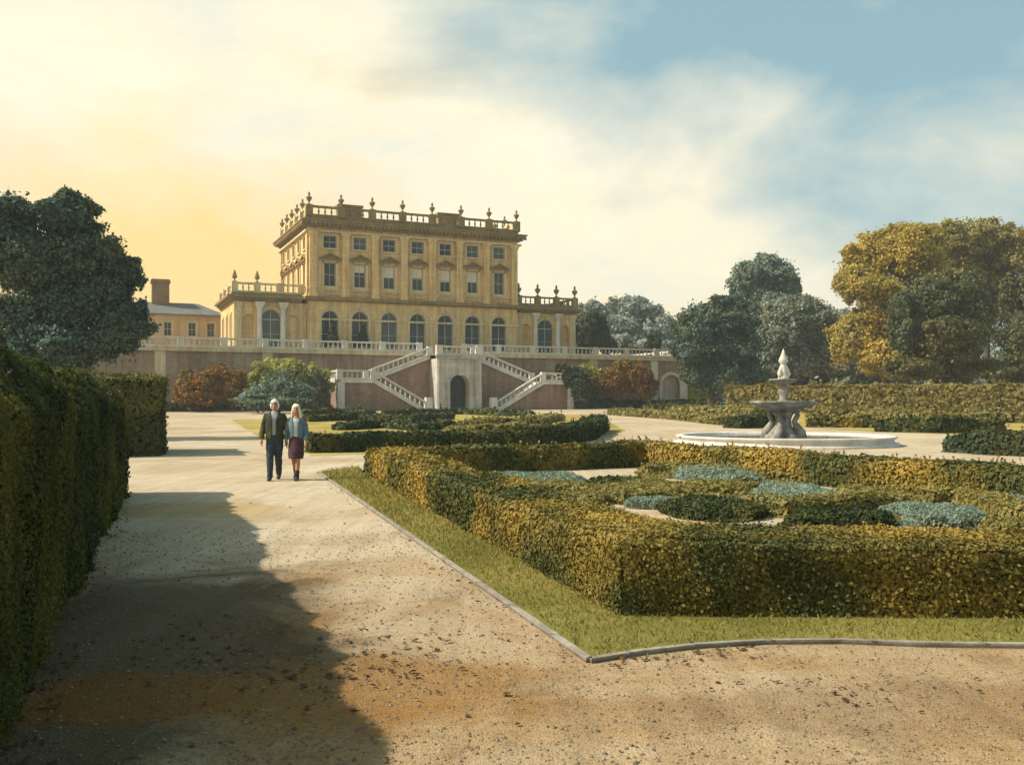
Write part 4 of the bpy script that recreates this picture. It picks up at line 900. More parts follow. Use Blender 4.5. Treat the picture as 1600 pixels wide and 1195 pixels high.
# ------------------------------------------------------------------ tall clipped hedges
LHp = [(-1.75, 2.35), (-3.41, 7.0), (-7.5, 18.3)]
hedge('tall_yew_hedge', LHp, 0.0, 2.4, 2.06, (M['yew'], M['yew_twig']), 'tall dark yew hedge along the left of the path in the foreground', lump=0.05, step=0.3, cover=1.6, rnd=0.34)
a = G(252, 712)
hedge('tall_yew_hedge', [a, (a[0]-1.6, a[1]+4.2)], 0.0, 9.0, 2.5, (M['yew_light'], M['yew_twig']), 'shorter yew hedge block beyond the gap behind the first hedge', lump=0.08, step=0.4)
# long clipped hedge under the right hand trees
q0 = P(1136, 640, 104); q1 = P(1760, 640, 92)
hedge('long_clipped_hedge', [(q0.x, q0.y), (q1.x, q1.y)], 0.0, 3.0, 2.75, (M['box_gold'], M['box_twig']), 'long golden clipped hedge under the trees behind the fountain', lump=0.08, step=0.8, ls=0.26)
q0 = P(1076, 630, 137); q1 = P(1106, 630, 138)
hedge('hedge_block', [(q0.x, q0.y), (q1.x, q1.y)], 0.0, 2.2, 3.1, (M['lime'], M['box_twig']), 'square pale green hedge block at the right end of the terrace', lump=0.06, step=0.6, ls=0.25)
# low dark hedges along the foot of the terrace
for (u0, u1, lab) in ((-44, -24, 'low dark hedge at the terrace foot below the russet shrub'), (-23.5, -15.6, 'low dark hedge at the terrace foot left of the stairs'), (19, 36.5, 'low dark hedge at the terrace foot right of the stairs')):
    hedge('foot_hedge', [local(u0, -3.0), local(u1, -3.0)], -0.6, 0.6, 0.9, (M['darkgreen'], M['yew_twig']), lab, lump=0.08, step=0.7, ls=0.24, group='low hedges at the foot of the terrace wall')

# ------------------------------------------------------------------ shrubs along the terrace wall
def shrub(label, mat, Y, blobs, per=2200, leaf=0.30, name='shrub'):
    px = sum(b[0] for b in blobs)/len(blobs)
    tree(name, label, px, Y, blobs, leaf, per, M[mat], None, 0.10, None, 16, 0.34, 'shrub', 0.45, 0.8, 4)
shrub('russet brown shrub against the dark left part of the terrace wall', 'rust', 104, [(300, 612, 26, 26), (335, 600, 26, 30), (362, 606, 22, 32), (325, 622, 40, 16), (345, 580, 10, 12), (292, 590, 10, 12)])
shrub('broad blue green shrub behind the walking couple', 'bluegreen', 98, [(405, 622, 26, 20), (440, 612, 30, 26), (468, 618, 24, 22), (430, 628, 50, 12)])
shrub('olive brown shrub left of the stairs behind the blue green one', 'olivetree', 106, [(478, 602, 22, 28), (495, 612, 16, 26), (462, 590, 12, 14)])
shrub('pale lime climber on the terrace wall left of the stairs', 'lime', 109, [(420, 580, 26, 16), (452, 576, 26, 14), (400, 600, 18, 22), (490, 584, 16, 14), (505, 600, 10, 24)], 900)
shrub('dark green bush at the right end of the stairs', 'darkgreen', 122, [(902, 605, 18, 32), (890, 590, 14, 16), (915, 620, 16, 18), (876, 576, 10, 9)])
shrub('russet and olive shrub on the right terrace wall', 'rust', 127, [(940, 595, 24, 24), (968, 592, 24, 26), (998, 594, 18, 24), (1012, 606, 12, 18), (925, 606, 14, 20)])
shrub('pale green climber above the dark bush right of the stairs', 'lime', 128, [(915, 578, 14, 10), (930, 588, 12, 12)], 700)

# ------------------------------------------------------------------ trees
tree('cedar_tree', 'big dark blue green tree behind the tall left hedge', 95, 44, [(120, 400, 62, 48), (150, 470, 58, 44), (85, 480, 70, 60), (110, 340, 44, 32), (170, 425, 42, 34), (175, 520, 50, 42), (60, 410, 56, 56), (40, 520, 70, 60), (120, 545, 70, 36), (20, 360, 50, 50), (205, 500, 24, 26), (95, 322, 26, 18)],
     0.17, 5200, M['cedar'], None, 0.5, None, 30, 0.27, limbs=10)
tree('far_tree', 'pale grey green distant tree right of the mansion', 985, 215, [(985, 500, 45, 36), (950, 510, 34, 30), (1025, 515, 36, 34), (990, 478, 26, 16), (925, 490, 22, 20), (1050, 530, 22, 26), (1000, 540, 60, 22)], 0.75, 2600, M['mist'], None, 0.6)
tree('dark_tree', 'dark green tree close against the right wing of the mansion', 918, 155, [(915, 515, 22, 32), (932, 525, 22, 24), (905, 540, 20, 26), (950, 540, 14, 14)], 0.42, 2600, M['darkgreen'], None, 0.4)
tree('small_conifer', 'pair of small dark conifers on the terrace skyline', 1022, 160, [(1015, 538, 6, 14), (1027, 537, 6, 14), (1000, 550, 26, 6), (974, 545, 6, 8)], 0.3, 900, M['darkgreen'], None, 0.15)
tree('round_tree', 'broad dark green tree beside the terrace end', 1112, 124, [(1115, 500, 44, 40), (1085, 540, 34, 40), (1140, 545, 44, 44), (1100, 585, 30, 26), (1150, 500, 34, 34), (1068, 510, 16, 20), (1125, 590, 34, 24), (1165, 590, 30, 24)], 0.38, 4000, M['cedar'], None, 0.5)
tree('tall_tree', 'tall blue grey round headed tree rising behind the others', 1195, 158, [(1170, 440, 36, 32), (1205, 428, 36, 30), (1238, 450, 18, 24), (1190, 470, 50, 26), (1160, 500, 40, 40), (1215, 500, 40, 40)], 0.5, 3600, M['bluegreen'], None, 0.6)
tree('grey_tree', 'grey green tree mass directly behind the fountain', 1230, 140, [(1215, 520, 50, 44), (1265, 510, 46, 42), (1300, 520, 36, 40), (1195, 560, 44, 36), (1250, 565, 56, 32), (1310, 565, 40, 34), (1225, 486, 30, 20)], 0.45, 4000, M['greygreen'], None, 0.5)
tree('golden_tree', 'tall golden autumn tree at the right', 1385, 126, [(1380, 400, 46, 40), (1345, 430, 34, 36), (1415, 390, 44, 36), (1440, 420, 40, 44), (1370, 470, 50, 44), (1345, 530, 46, 44), (1400, 520, 46, 50), (1330, 395, 12, 14), (1380, 560, 50, 30), (1322, 450, 18, 24), (1445, 372, 26, 24)], 0.40, 4200, M['gold'], None, 0.55)
tree('olive_tree', 'dark olive tree in front of the golden tree', 1470, 110, [(1450, 470, 40, 40), (1490, 455, 40, 38), (1430, 520, 34, 40), (1480, 530, 50, 46), (1520, 500, 40, 50), (1440, 575, 46, 26), (1510, 570, 54, 34), (1408, 480, 14, 24)], 0.36, 4200, M['olivetree'], None, 0.5)
tree('pale_olive_tree', 'pale olive tall tree at the right edge', 1540, 138, [(1500, 380, 38, 34), (1540, 370, 44, 40), (1585, 390, 40, 44), (1530, 430, 60, 50), (1590, 470, 50, 60)], 0.45, 3600, M['paleolive'], None, 0.55)
tree('edge_tree', 'olive tree filling the far right edge', 1620, 120, [(1590, 540, 44, 50), (1620, 470, 50, 60), (1650, 560, 60, 50), (1570, 585, 40, 26)], 0.42, 3600, M['olivetree'], None, 0.5)
# undergrowth and far woods, to close the horizon
def wood(name, label, xs, Y, top, mat, r, leaf, per):
    bl = []
    for px in xs: bl.append((px, top+random.uniform(-10, 18)+r*0.6, r*random.uniform(0.8, 1.2), r*random.uniform(0.7, 1.0)))
    for px in xs: bl.append((px+random.uniform(-20, 20), HY-20, r, r*0.6))
    k = Y/F; B = []
    for (qx, qy, rx, ry) in bl: c = P(qx, qy, Y); B.append(((c.x, Y+random.uniform(-6, 6), c.z), (rx*k, rx*k, ry*k)))
    V, Q = blob_leaves(B, leaf, per, 22); o = np_object(name, V, Q, M[mat]); tag(o, label, 'woodland'); o['kind'] = 'stuff'
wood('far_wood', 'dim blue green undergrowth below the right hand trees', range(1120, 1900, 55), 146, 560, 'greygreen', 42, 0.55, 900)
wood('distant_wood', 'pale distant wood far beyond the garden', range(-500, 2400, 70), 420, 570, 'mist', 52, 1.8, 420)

# ------------------------------------------------------------------ fallen leaves and grit on the path
def litter(n, spots):
    P_ = []
    for (px, py, sx, sy, k) in spots:
        cx, cy = G(px, py); P_.append(np.column_stack([rng.normal(cx, sx, k), rng.normal(cy, sy, k)]))
    x = rng.uniform(-7, 7, n); y = 4.0+rng.uniform(0, 1, n)**2*16; P_.append(np.column_stack([x, y]))
    for (a, b), side, m in (((LHp[0], LHp[1]), 1, 500), ((LHp[1], LHp[2]), 1, 700), ((vp[0], vp[1]), -1, 500), ((vp[1], vp[4]), -1, 160)):      # leaves drifted against hedge foot and verge
        t = rng.random((m, 1)); A, B = np.array(a), np.array(b); d = (B-A)/np.linalg.norm(B-A); nn = np.array([d[1], -d[0]])
        nn = nn if side > 0 else np.array([d[1], -d[0]]) ; P_.append(A+(B-A)*t+nn*np.abs(rng.normal(0.02, 0.16, (m, 1))))
    p = np.vstack(P_); z = rng.uniform(0.006, 0.016, len(p))
    V, Q = leaf_arrays(np.column_stack([p, z]), np.tile([0, 0, 1.0], (len(p), 1)), 0.010+0.034*rng.random(len(p))**2.2, 0.22, 1.3)
    V[:, 2] = np.maximum(V[:, 2], 0.004)
    o = np_object('fallen_leaves', V, Q, M['leaf_litter']); o['kind'] = 'stuff'; tag(o, 'scattered dark fallen leaves and grit on the gravel', 'leaves')
def pebbles(n):
    x = rng.uniform(-5.5, 6, n); y = 4.2+9*rng.random(n)**1.7; r = 0.004+0.011*rng.random(n)**3
    V = np.zeros((n, 5, 3)); a = rng.uniform(0, PI, n)
    for j in range(4): t = a+j*PI/2; V[:, j] = np.column_stack([x+r*np.cos(t)*1.2, y+r*np.sin(t), np.full(n, 0.002)])
    V[:, 4] = np.column_stack([x, y, 0.002+r*0.8]); b = (np.arange(n)*5)[:, None]
    Q = np.concatenate([b+np.array([[j, (j+1) % 4, 4, 4]]) for j in range(4)])
    me = bpy.data.meshes.new('loose_gravel'); me.from_pydata(V.reshape(-1, 3).tolist(), [], [tuple(q[:3]) for q in Q.tolist()]); me.materials.append(M['stones'])
    o = link(bpy.data.objects.new('loose_gravel', me)); o['kind'] = 'stuff'; tag(o, 'loose small stones on the path in the foreground', 'gravel')
M['stones'] = foliage('loose_stones', (0.08, 0.058, 0.035), (0.30, 0.235, 0.16), (0.20, 0.145, 0.085), 0.8, 0.0)
pebbles(22000)
litter(420, [(330, 1010, 0.35, 0.5, 160), (400, 1050, 0.5, 0.3, 200), (280, 980, 0.2, 0.4, 70), (560, 1010, 0.35, 0.35, 120), (650, 1040, 0.4, 0.3, 110), (1290, 1075, 0.5, 0.2, 60), (520, 1080, 0.4, 0.3, 90), (1350, 1090, 0.3, 0.15, 40)])

# ------------------------------------------------------------------ the walking couple (local frame: facing -y, x = right in the picture)
M['skin'] = plain('skin', (0.42, 0.22, 0.13), 0.6, 0.3, 0.08, 5)
M['face_dark'] = plain('eye_and_lip', (0.10, 0.05, 0.04), 0.6, 0.3, 0.1)
M['white_hair'] = plain('white_hair', (0.74, 0.72, 0.68), 0.7, 0.3, 0.12, 30)
M['blond_hair'] = plain('pale_blond_hair', (0.74, 0.66, 0.50), 0.7, 0.3, 0.15, 30)
M['jacket'] = surface('dark_olive_jacket', [(0.35, (0.022, 0.030, 0.030)), (0.65, (0.075, 0.075, 0.030))], 2.2, (60, 0.3), 0.9, 0.3, 60)
M['shirt'] = plain('grey_shirt', (0.36, 0.39, 0.40), 0.9, 0.1, 0.1, 6)
M['trousers'] = plain('slate_trousers', (0.045, 0.060, 0.070), 0.9, 0.1, 0.3, 5)
M['shoe'] = plain('dark_shoe', (0.025, 0.028, 0.034), 0.6, 0.3, 0.3, 8)
M['cardigan'] = plain('denim_blue_cardigan', (0.13, 0.20, 0.24), 0.95, 0.1, 0.25, 7)
M['top'] = plain('pale_blue_top', (0.48, 0.54, 0.56), 0.9, 0.1, 0.1, 6)
M['skirt'] = plain('burgundy_skirt', (0.075, 0.042, 0.047), 0.95, 0.1, 0.35, 4)

def remeshed(mb, name, mats, parent, voxel, smooth_it=3, cut=None, paint=None, thick=0.0, folds=0.0):
    """fuse overlapping closed lofts into ONE continuous surface; optionally drop faces (openings) or recolour some"""
    me = mb.mesh(name+'_src', mats[0]); o = bpy.data.objects.new(name+'_src', me); COL.objects.link(o)
    r = o.modifiers.new('r', 'REMESH'); r.mode = 'VOXEL'; r.voxel_size = voxel
    s = o.modifiers.new('s', 'SMOOTH'); s.iterations = smooth_it; s.factor = 0.5
    dg = bpy.context.evaluated_depsgraph_get(); dg.update()
    m2 = bpy.data.meshes.new_from_object(o.evaluated_get(dg)); m2.name = name
    bpy.data.objects.remove(o); bpy.data.meshes.remove(me)
    m2.materials.clear()
    for m in mats: m2.materials.append(m)
    bm = bmesh.new(); bm.from_mesh(m2)
    if cut: bmesh.ops.delete(bm, geom=[f for f in bm.faces if cut(f.calc_center_median())], context='FACES')
    for f in bm.faces:
        f.smooth = True; f.material_index = 0
        if paint: f.material_index = paint(f.calc_center_median())
    bm.to_mesh(m2); bm.free()
    q = link(bpy.data.objects.new(name, m2), parent)
    if folds:
        tx = bpy.data.textures.get('folds') or bpy.data.textures.new('folds', 'CLOUDS'); tx.noise_scale = 0.11
        dm = q.modifiers.new('folds', 'DISPLACE'); dm.texture = tx; dm.strength = folds; dm.mid_level = 0.5
    if thick: sd_ = q.modifiers.new('cloth', 'SOLIDIFY'); sd_.thickness = thick; sd_.offset = 1
    return q
def limb(mb, pts, rad, n=12): mb.tube(pts, rad, n)
def hand(mb, wrist, d, palm_side, sx):
    """palm plus four bent fingers of different length and a thumb from the side of the palm"""
    w = Vector(wrist); d = Vector(d).normalized(); s = Vector(palm_side).normalized(); nrm = d.cross(s).normalized()
    mb.tube([w-d*0.02, w+d*0.02, w+d*0.06, w+d*0.095], [(0.026, 0.021), (0.030, 0.018), (0.040, 0.016), (0.036, 0.013)], 10)
    for k, (off, ln) in enumerate(((-0.033, 0.068), (-0.011, 0.082), (0.011, 0.076), (0.032, 0.058))):
        b = w+d*0.085+s*off; c = nrm*0.016*sx
        mb.tube([b, b+d*ln*0.45+c*0.3, b+d*ln*0.78+c*1.1, b+d*ln+c*2.2], [0.0088, 0.0085, 0.0078, 0.006], 7)
    b = w+d*0.025-s*0.028
    mb.tube([b, b-s*0.024+d*0.028, b-s*0.030+d*0.056], [0.012, 0.0105, 0.008], 7)
def person(name, label, loc, rz, h, female):
    root = thing(name, label, 'person', loc, rz, None)
    k = h/1.78; S = lambda v: (v[0]*k, v[1]*k, v[2]*k)
    b = MB(); w = 0.9 if female else 1.0
    T = lambda mb, pts, rad, n=14: mb.tube([S(p) for p in pts], [tuple(x*k for x in r) if isinstance(r, tuple) else r*k for r in rad], n)
    # torso, neck and head
    hipw, waist, chest, sh = (0.160, 0.120, 0.138, 0.155) if female else (0.155, 0.146, 0.168, 0.182)
    T(b, [(0, 0, 0.80), (0, 0, 0.88), (0, 0, 0.97), (0, -0.005, 1.10), (0, -0.01, 1.25), (0, -0.005, 1.38), (0, 0.0, 1.46), (0, 0.0, 1.50)],
      [(hipw*0.7, 0.09), (hipw, 0.11), (hipw*0.98, 0.108), (waist, 0.095), (chest, 0.115 if not female else 0.12), (sh*0.98, 0.105), (sh*0.62, 0.075), (0.065, 0.06)], 18)
    T(b, [(0, 0.005, 1.44), (0, -0.005, 1.52), (0, -0.015, 1.58)], [0.066, 0.054, 0.052])
    hz = 1.54
    T(b, [(0, -0.045, hz+0.0), (0, -0.035, hz+0.03), (0, -0.02, hz+0.08), (0, -0.012, hz+0.13), (0, -0.01, hz+0.18), (0, -0.01, hz+0.215), (0, -0.01, hz+0.235)],
      [(0.026, 0.03), (0.048, 0.058), (0.066, 0.085), (0.073, 0.094), (0.070, 0.090), (0.050, 0.066), (0.012, 0.016)], 18)
    T(b, [(0, -0.095, hz+0.135), (0, -0.112, hz+0.105), (0, -0.122, hz+0.088), (0, -0.10, hz+0.08)], [(0.008, 0.008), (0.011, 0.012), (0.016, 0.012), (0.013, 0.008)], 8)
    T(b, [(-0.02, -0.098, hz+0.046), (0, -0.104, hz+0.048), (0.02, -0.098, hz+0.046)], [0.006, 0.010, 0.006], 7)
    for s in (-1, 1): T(b, [(s*0.072, 0.0, hz+0.07), (s*0.078, 0.006, hz+0.10), (s*0.077, 0.01, hz+0.13)], [(0.006, 0.010), (0.009, 0.018), (0.007, 0.015)], 8)
    # legs in mid stride: the right leg (left in the picture) forward for him, the other way round for her
    f = 1 if female else -1
    fx, bx = (0.045*f, -0.04*f) if female else (0.075*f, -0.062*f)
    hx_ = 0.085
    th, ca, an = (0.083, 0.054, 0.036) if female else (0.088, 0.058, 0.040)
    front = [(hx_*f, 0, 0.90), (hx_*0.95*f, -0.075, 0.72), ((hx_*f+fx)/2, -0.165, 0.50), ((hx_*f+fx*2)/3, -0.165, 0.34), (fx, -0.225, 0.085)]
    backl = [(-hx_*f, 0, 0.90), (-hx_*0.95*f, 0.0, 0.72), ((-hx_*f+bx)/2, 0.01, 0.50), ((-hx_*f+bx*2)/3, 0.11, 0.34), (bx, 0.215, 0.135)]
    for L_ in (front, backl): T(b, L_, [th*1.05, th*0.92, ca*1.02, ca, an], 14)
    T(b, [(fx, -0.20, 0.05), (fx, -0.27, 0.045), (fx+0.01*f, -0.38, 0.03)], [(0.036, 0.042), (0.042, 0.036), (0.034, 0.022)])
    T(b, [(bx, 0.235, 0.115), (bx, 0.17, 0.06), (bx, 0.08, 0.03)], [(0.034, 0.04), (0.04, 0.034), (0.034, 0.022)])
    # arms
    arms = {}
    for s in (-1, 1):
        sw = -0.10*f*s                                            # swings against the leg on its side
        shd = (s*sh*0.93, 0.0, 1.415); el = (s*(sh+0.075), 0.045+sw*0.2, 1.14); wr = (s*(sh+0.085 if not (not female and s > 0) else sh+0.06), -0.03+sw, 0.90)
        arms[s] = (shd, el, wr)
        T(b, [(s*sh*0.55, 0, 1.41), shd, (s*(sh+0.045), 0.02, 1.28), el, (s*(sh+0.085), (el[1]+wr[1])/2, 1.03), wr], [0.055*w, 0.058*w, 0.050*w, 0.042*w, 0.040*w, 0.028*w], 12)
        dv = Vector(wr)-Vector(el); dv.normalize(); hd = (dv+Vector((0, 0, -0.5))).normalized()
        hb = MB(); hand(hb, (0, 0, 0), hd, (0, 1, 0), -s)
        b.add([(x*k+wr[0]*k, y*k+wr[1]*k, z*k+wr[2]*k) for x, y, z in hb.V], hb.F)
    eyes = [(sx*0.031*k, -0.088*k, (hz+0.122)*k) for sx in (-1, 1)]
    def paint(c):
        if any((c.x-e[0])**2*0.5+(c.z-e[2])**2*1.6 < (0.0105*k)**2 and c.y < -0.05*k for e in eyes): return 1
        if any((c.x-e[0])**2*0.25+(c.z-e[2]-0.020*k)**2*3 < (0.0105*k)**2 and c.y < -0.05*k for e in eyes): return 1 if not female else 0
        if abs(c.x) < 0.022*k and abs(c.z-(hz+0.047)*k) < 0.0045*k and c.y < -0.08*k: return 1
        return 0
    remeshed(b, 'body', [M['skin'], M['face_dark']], root, 0.0062*k, 3, None, paint)
    # hair
    hb = MB()
    T(hb, [(0, -0.005, hz+0.055), (0, 0.0, hz+0.10), (0, -0.003, hz+0.15), (0, -0.006, hz+0.20), (0, -0.006, hz+0.235), (0, -0.006, hz+0.253)], [(0.07, 0.085), (0.083, 0.10), (0.086, 0.106), (0.079, 0.099), (0.054, 0.07), (0.015, 0.02)], 18)
    if female:
        for s in (-1, 1): T(hb, [(s*0.066, 0.0, hz+0.17), (s*0.082, -0.005, hz+0.09), (s*0.09, 0.0, hz+0.0), (s*0.10, -0.015, hz-0.08), (s*0.095, -0.03, hz-0.13)], [(0.03, 0.05), (0.028, 0.055), (0.032, 0.055), (0.036, 0.05), (0.018, 0.03)], 10)
        T(hb, [(0, 0.05, hz+0.15), (0, 0.085, hz+0.04), (0, 0.10, hz-0.06), (0, 0.11, hz-0.13)], [(0.07, 0.05), (0.085, 0.04), (0.10, 0.035), (0.085, 0.02)], 12)
        cut = lambda c: c.y < -0.035*k and c.z < (hz+0.178)*k and abs(c.x) < 0.058*k
    else:
        for s in (-1, 1): T(hb, [(s*0.075, 0.0, hz+0.14), (s*0.082, 0.01, hz+0.08), (s*0.072, 0.03, hz+0.03)], [(0.018, 0.05), (0.02, 0.045), (0.014, 0.03)], 8)
        T(hb, [(0, 0.05, hz+0.12), (0, 0.075, hz+0.05), (0, 0.07, hz+0.0)], [(0.075, 0.04), (0.07, 0.03), (0.055, 0.02)], 12)
        cut = lambda c: c.y < -0.03*k and c.z < (hz+0.182)*k and abs(c.x) < 0.066*k
    remeshed(hb, 'hair', [M['blond_hair'] if female else M['white_hair']], root, 0.010*k, 2, cut, folds=0.03)
    def grow(L_, e): return L_
    # clothes
    if not female:
        t = MB(); T(t, [(0, 0, 0.80), (0, 0, 0.88), (0, 0, 1.0), (0, 0, 1.04)], [(0.14, 0.11), (0.185, 0.13), (0.178, 0.125), (0.165, 0.115)], 18)
        T(t, [front[0], front[1], front[2], front[3], (fx, -0.215, 0.10), (fx, -0.222, 0.065)], [0.108, 0.103, 0.082, 0.075, 0.064, 0.062]); T(t, [backl[0], backl[1], backl[2], backl[3], (bx, 0.205, 0.15), (bx, 0.218, 0.115)], [0.108, 0.103, 0.082, 0.075, 0.064, 0.06])
        remeshed(t, 'trousers', [M['trousers']], root, 0.012*k, 4, folds=0.022)
        t = MB(); T(t, [(0, 0, 0.98), (0, -0.006, 1.10), (0, -0.012, 1.25), (0, -0.006, 1.38), (0, 0, 1.47), (0, -0.004, 1.535)], [(0.172, 0.122), (0.166, 0.118), (0.188, 0.128), (0.195, 0.117), (0.135, 0.09), (0.064, 0.064)], 18)
        remeshed(t, 'shirt', [M['shirt']], root, 0.012*k, 3)
        t = MB(); T(t, [(0, 0, 0.90), (0, 0, 0.98), (0, -0.006, 1.12), (0, -0.012, 1.26), (0, -0.005, 1.39), (0, 0.005, 1.475), (0, 0.012, 1.53)], [(0.190, 0.15), (0.194, 0.152), (0.190, 0.146), (0.200, 0.146), (0.200, 0.132), (0.13, 0.10), (0.080, 0.078)], 20)
        for s in (-1, 1):
            a = arms[s]; T(t, [(s*sh*0.5, 0, 1.40), (a[0][0]*1.02, a[0][1], 1.412), (s*(sh+0.045), 0.02, 1.28), a[1], (s*(sh+0.085), (a[1][1]+a[2][1])/2, 1.03), (a[2][0], a[2][1], a[2][2]+0.02)], [0.075, 0.074, 0.066, 0.060, 0.055, 0.047])
        remeshed(t, 'jacket', [M['jacket']], root, 0.012*k, 4, lambda c: c.y < -0.04*k and c.z < 1.60*k and abs(c.x) < (0.045+0.035*max(0, (c.z/k-1.3)/0.2)+0.02*max(0, (1.0-c.z/k)/0.1))*k, None, 0.008, 0.03)
        for (x, y, z, p, q_) in ((fx, -0.205, 0.055, -0.30, -0.40), (bx, 0.235, 0.115, 0.15, 0.06)):
            t = MB()
            if y < 0: T(t, [(x, y+0.015, 0.10), (x, y, 0.05), (x, -0.29, 0.042), (x, -0.375, 0.034), (x, -0.41, 0.028)], [(0.044, 0.05), (0.046, 0.05), (0.05, 0.04), (0.046, 0.032), (0.02, 0.014)])
            else: T(t, [(x, y+0.012, 0.16), (x, y+0.012, 0.115), (x, 0.165, 0.065), (x, 0.085, 0.036), (x, 0.045, 0.03)], [(0.042, 0.046), (0.046, 0.05), (0.05, 0.042), (0.046, 0.033), (0.02, 0.016)])
            remeshed(t, 'shoe', [M['shoe']], root, 0.009*k, 2)
    else:
        t = MB(); T(t, [(0, -0.045, 0.50), (0, -0.035, 0.62), (0, 0, 0.80), (0, 0, 0.92), (0, 0, 1.04), (0, 0, 1.08)], [(0.172, 0.215), (0.184, 0.205), (0.184, 0.160), (0.178, 0.132), (0.146, 0.114), (0.141, 0.11)], 20)
        remeshed(t, 'skirt', [M['skirt']], root, 0.012*k, 3, folds=0.02)
        t = MB(); T(t, [(0, 0, 1.0), (0, -0.006, 1.10), (0, -0.012, 1.25), (0, -0.006, 1.37), (0, 0, 1.44)], [(0.152, 0.118), (0.140, 0.112), (0.158, 0.134), (0.168, 0.115), (0.10, 0.085)], 18)
        remeshed(t, 'top', [M['top']], root, 0.012*k, 3)
        t = MB(); T(t, [(0, 0.005, 0.99), (0, 0, 1.10), (0, -0.006, 1.25), (0, 0, 1.38), (0, 0.008, 1.455), (0, 0.015, 1.48)], [(0.185, 0.14), (0.172, 0.138), (0.178, 0.150), (0.186, 0.13), (0.12, 0.095), (0.085, 0.08)], 20)
        for s in (-1, 1):
            a = arms[s]; T(t, [(s*sh*0.5, 0, 1.40), (a[0][0]*1.02, a[0][1], 1.405), (s*(sh+0.045), 0.02, 1.28), a[1], (s*(sh+0.085), (a[1][1]+a[2][1])/2, 1.03), (a[2][0], a[2][1], a[2][2]+0.06)], [0.064, 0.064, 0.056, 0.051, 0.047, 0.041])
        remeshed(t, 'cardigan', [M['cardigan']], root, 0.012*k, 4, lambda c: c.y < -0.035*k and c.z < 1.60*k and abs(c.x) < (0.05+0.03*max(0, (c.z/k-1.25)/0.2)+0.03*max(0, (1.1-c.z/k)/0.1))*k, None, 0.007, 0.022)
        for (x, y) in ((fx, -0.205), (bx, 0.235)):
            t = MB()
            if y < 0: T(t, [((hx_*f*0.12+fx*0.88), -0.200, 0.235), (x, -0.215, 0.14), (x, y, 0.055), (x, -0.28, 0.042), (x, -0.36, 0.032), (x, -0.39, 0.026)], [(0.064, 0.066), (0.060, 0.060), (0.056, 0.058), (0.056, 0.047), (0.047, 0.036), (0.02, 0.015)])
            else: T(t, [(bx, 0.155, 0.275), (bx, 0.195, 0.19), (x, y+0.01, 0.115), (x, 0.165, 0.062), (x, 0.09, 0.034), (x, 0.055, 0.028)], [(0.064, 0.066), (0.060, 0.060), (0.056, 0.058), (0.056, 0.047), (0.047, 0.036), (0.02, 0.015)])
            remeshed(t, 'boot', [M['shoe']], root, 0.009*k, 2)
    return root
mx, my = G(425, 751); person('person', 'person in dark jacket, grey shirt and dark trousers walking on the gravel path', (mx, my+0.25, 0), 0.10, 1.80, False)
wx_, wy_ = G(459, 751); person('person', 'person in blue cardigan and burgundy skirt walking beside the one in trousers', (wx_, wy_+0.25, 0), 0.06, 1.70, True)

# ------------------------------------------------------------------ thin autumn haze over the whole garden
hz_ = MB(); hz_.box(-905, 905, -125, 705, -1.3, 46); m, nt, out = newmat('haze_air')
pv = nt.nodes.new('ShaderNodeVolumePrincipled'); pv.inputs['Density'].default_value = 0.0005; pv.inputs['Color'].default_value = (0.80, 0.88, 0.90, 1); pv.inputs['Anisotropy'].default_value = 0.2
nt.links.new(pv.outputs[0], out.inputs['Volume'])
ho = hz_.build('haze', m); ho['kind'] = 'stuff'; tag(ho, 'thin pale haze in the air over the garden', 'haze')
# ------------------------------------------------------------------ light
SA = -0.10; EL = math.radians(43)
hx, hy = -1.0, SA; L = math.hypot(hx, hy); hx /= L; hy /= L
sd = Vector((hx*math.cos(EL), hy*math.cos(EL), math.sin(EL)))
sl = bpy.data.lights.new('sun', 'SUN'); so = bpy.data.objects.new('sun', sl); link(so)
sl.energy = 5.0; sl.angle = math.radians(0.55); sl.color = (1.0, 0.90, 0.74)
so.rotation_euler = sd.to_track_quat('Z', 'Y').to_euler(); so.location = (-40, -10, 60)
W = bpy.data.worlds.new('World'); sc.world = W; W.use_nodes = True; nt = W.node_tree; nt.nodes.clear()
out = nt.nodes.new('ShaderNodeOutputWorld'); bg = nt.nodes.new('ShaderNodeBackground'); bg.inputs[1].default_value = 0.10
sky = nt.nodes.new('ShaderNodeTexSky'); sky.sky_type = 'NISHITA'; sky.sun_disc = False; sky.sun_elevation = EL; sky.sun_rotation = math.atan2(hx, hy)
sky.altitude = 0; sky.air_density = 1.0; sky.dust_density = 2.0; sky.ozone_density = 1.0
v = coords(nt, 'Generated'); sx = nt.nodes.new('ShaderNodeSeparateXYZ'); nt.links.new(v, sx.inputs[0])
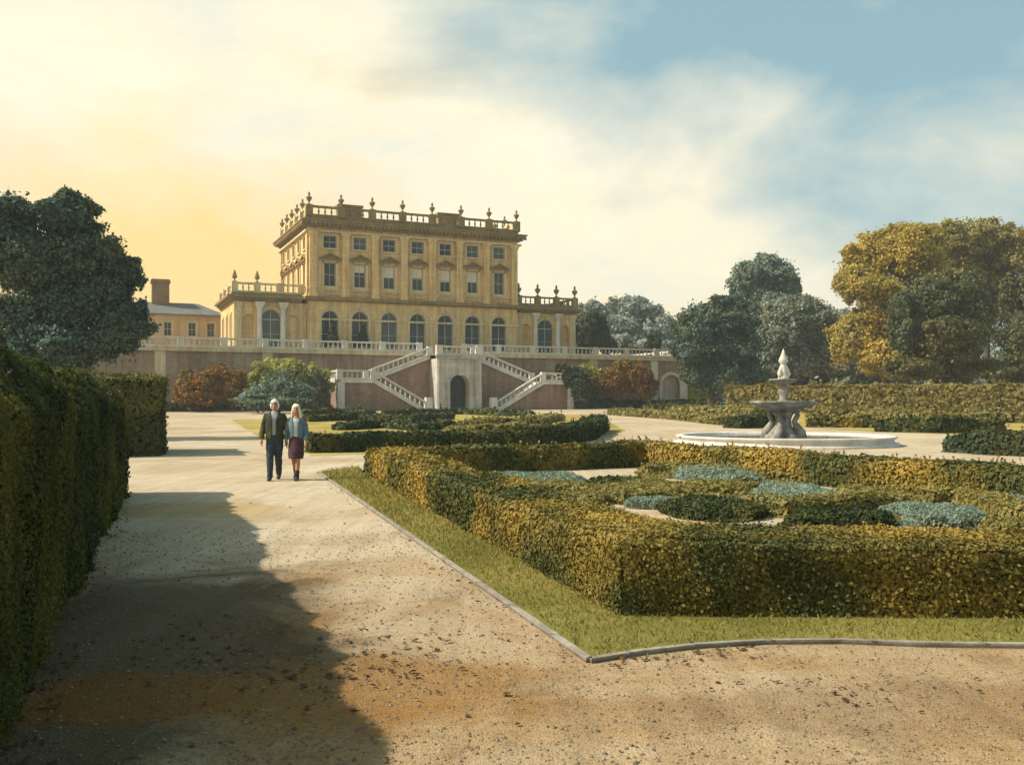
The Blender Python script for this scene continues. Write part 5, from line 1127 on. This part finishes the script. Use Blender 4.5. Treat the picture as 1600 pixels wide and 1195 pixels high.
def math_(op, a, b=None):
    n = nt.nodes.new('ShaderNodeMath'); n.operation = op
    for i, q in enumerate((a, b)):
        if q is None: continue
        if isinstance(q, bpy.types.NodeSocket): nt.links.new(q, n.inputs[i])
        else: n.inputs[i].default_value = q
    return n.outputs[0]
K = 10.0                                                      # cloud colours are divided by the background strength
mp = N(nt, 'ShaderNodeMapping'); mp.inputs['Scale'].default_value = (1.0, 1.0, 1.9); nt.links.new(v, mp.inputs[0])
n1 = noise(nt, mp.outputs[0], 2.6, 6, 0.55, 0.15); n2 = noise(nt, mp.outputs[0], 4.5, 9, 0.66, 0.3)
cl = ramp(nt, n2, [(0.30, tuple(c*K for c in (0.64, 0.65, 0.55))), (0.55, tuple(c*K for c in (0.78, 0.715, 0.54))), (0.75, tuple(c*K for c in (0.84, 0.77, 0.60)))])
# warm glow low on the left, where the sun side is
e1 = math_('SUBTRACT', 0.56, math_('MULTIPLY', sx.outputs[2], 1.15)); e1 = math_('SUBTRACT', e1, math_('MULTIPLY', sx.outputs[0], 0.38)); e1 = math_('ADD', e1, math_('MULTIPLY', math_('SUBTRACT', n1, 0.5), 1.3))
warm = ramp(nt, e1, [(0.30, (0,)*3), (0.62, (1,)*3)])
c = mix(nt, warm, cl, tuple(q*K for q in (0.80, 0.575, 0.225)))
# blue gaps high on the right
e2 = math_('ADD', math_('MULTIPLY', sx.outputs[0], 0.75), math_('MULTIPLY', sx.outputs[2], 0.95)); e2 = math_('ADD', e2, math_('MULTIPLY', math_('SUBTRACT', n1, 0.5), 1.1))
blue = ramp(nt, e2, [(0.24, (0,)*3), (0.56, (1,)*3)])
bluec = mix(nt, 0.75, sky.outputs[0], tuple(q*K for q in (0.24, 0.40, 0.43)))
c = mix(nt, blue, c, bluec)
nt.links.new(c, bg.inputs[0]); nt.links.new(bg.outputs[0], out.inputs[0])

sc.view_settings.view_transform = 'Standard'; sc.view_settings.look = 'None'; sc.view_settings.gamma = 1; sc.view_settings.exposure = 0.47
sc.render.engine = 'CYCLES'
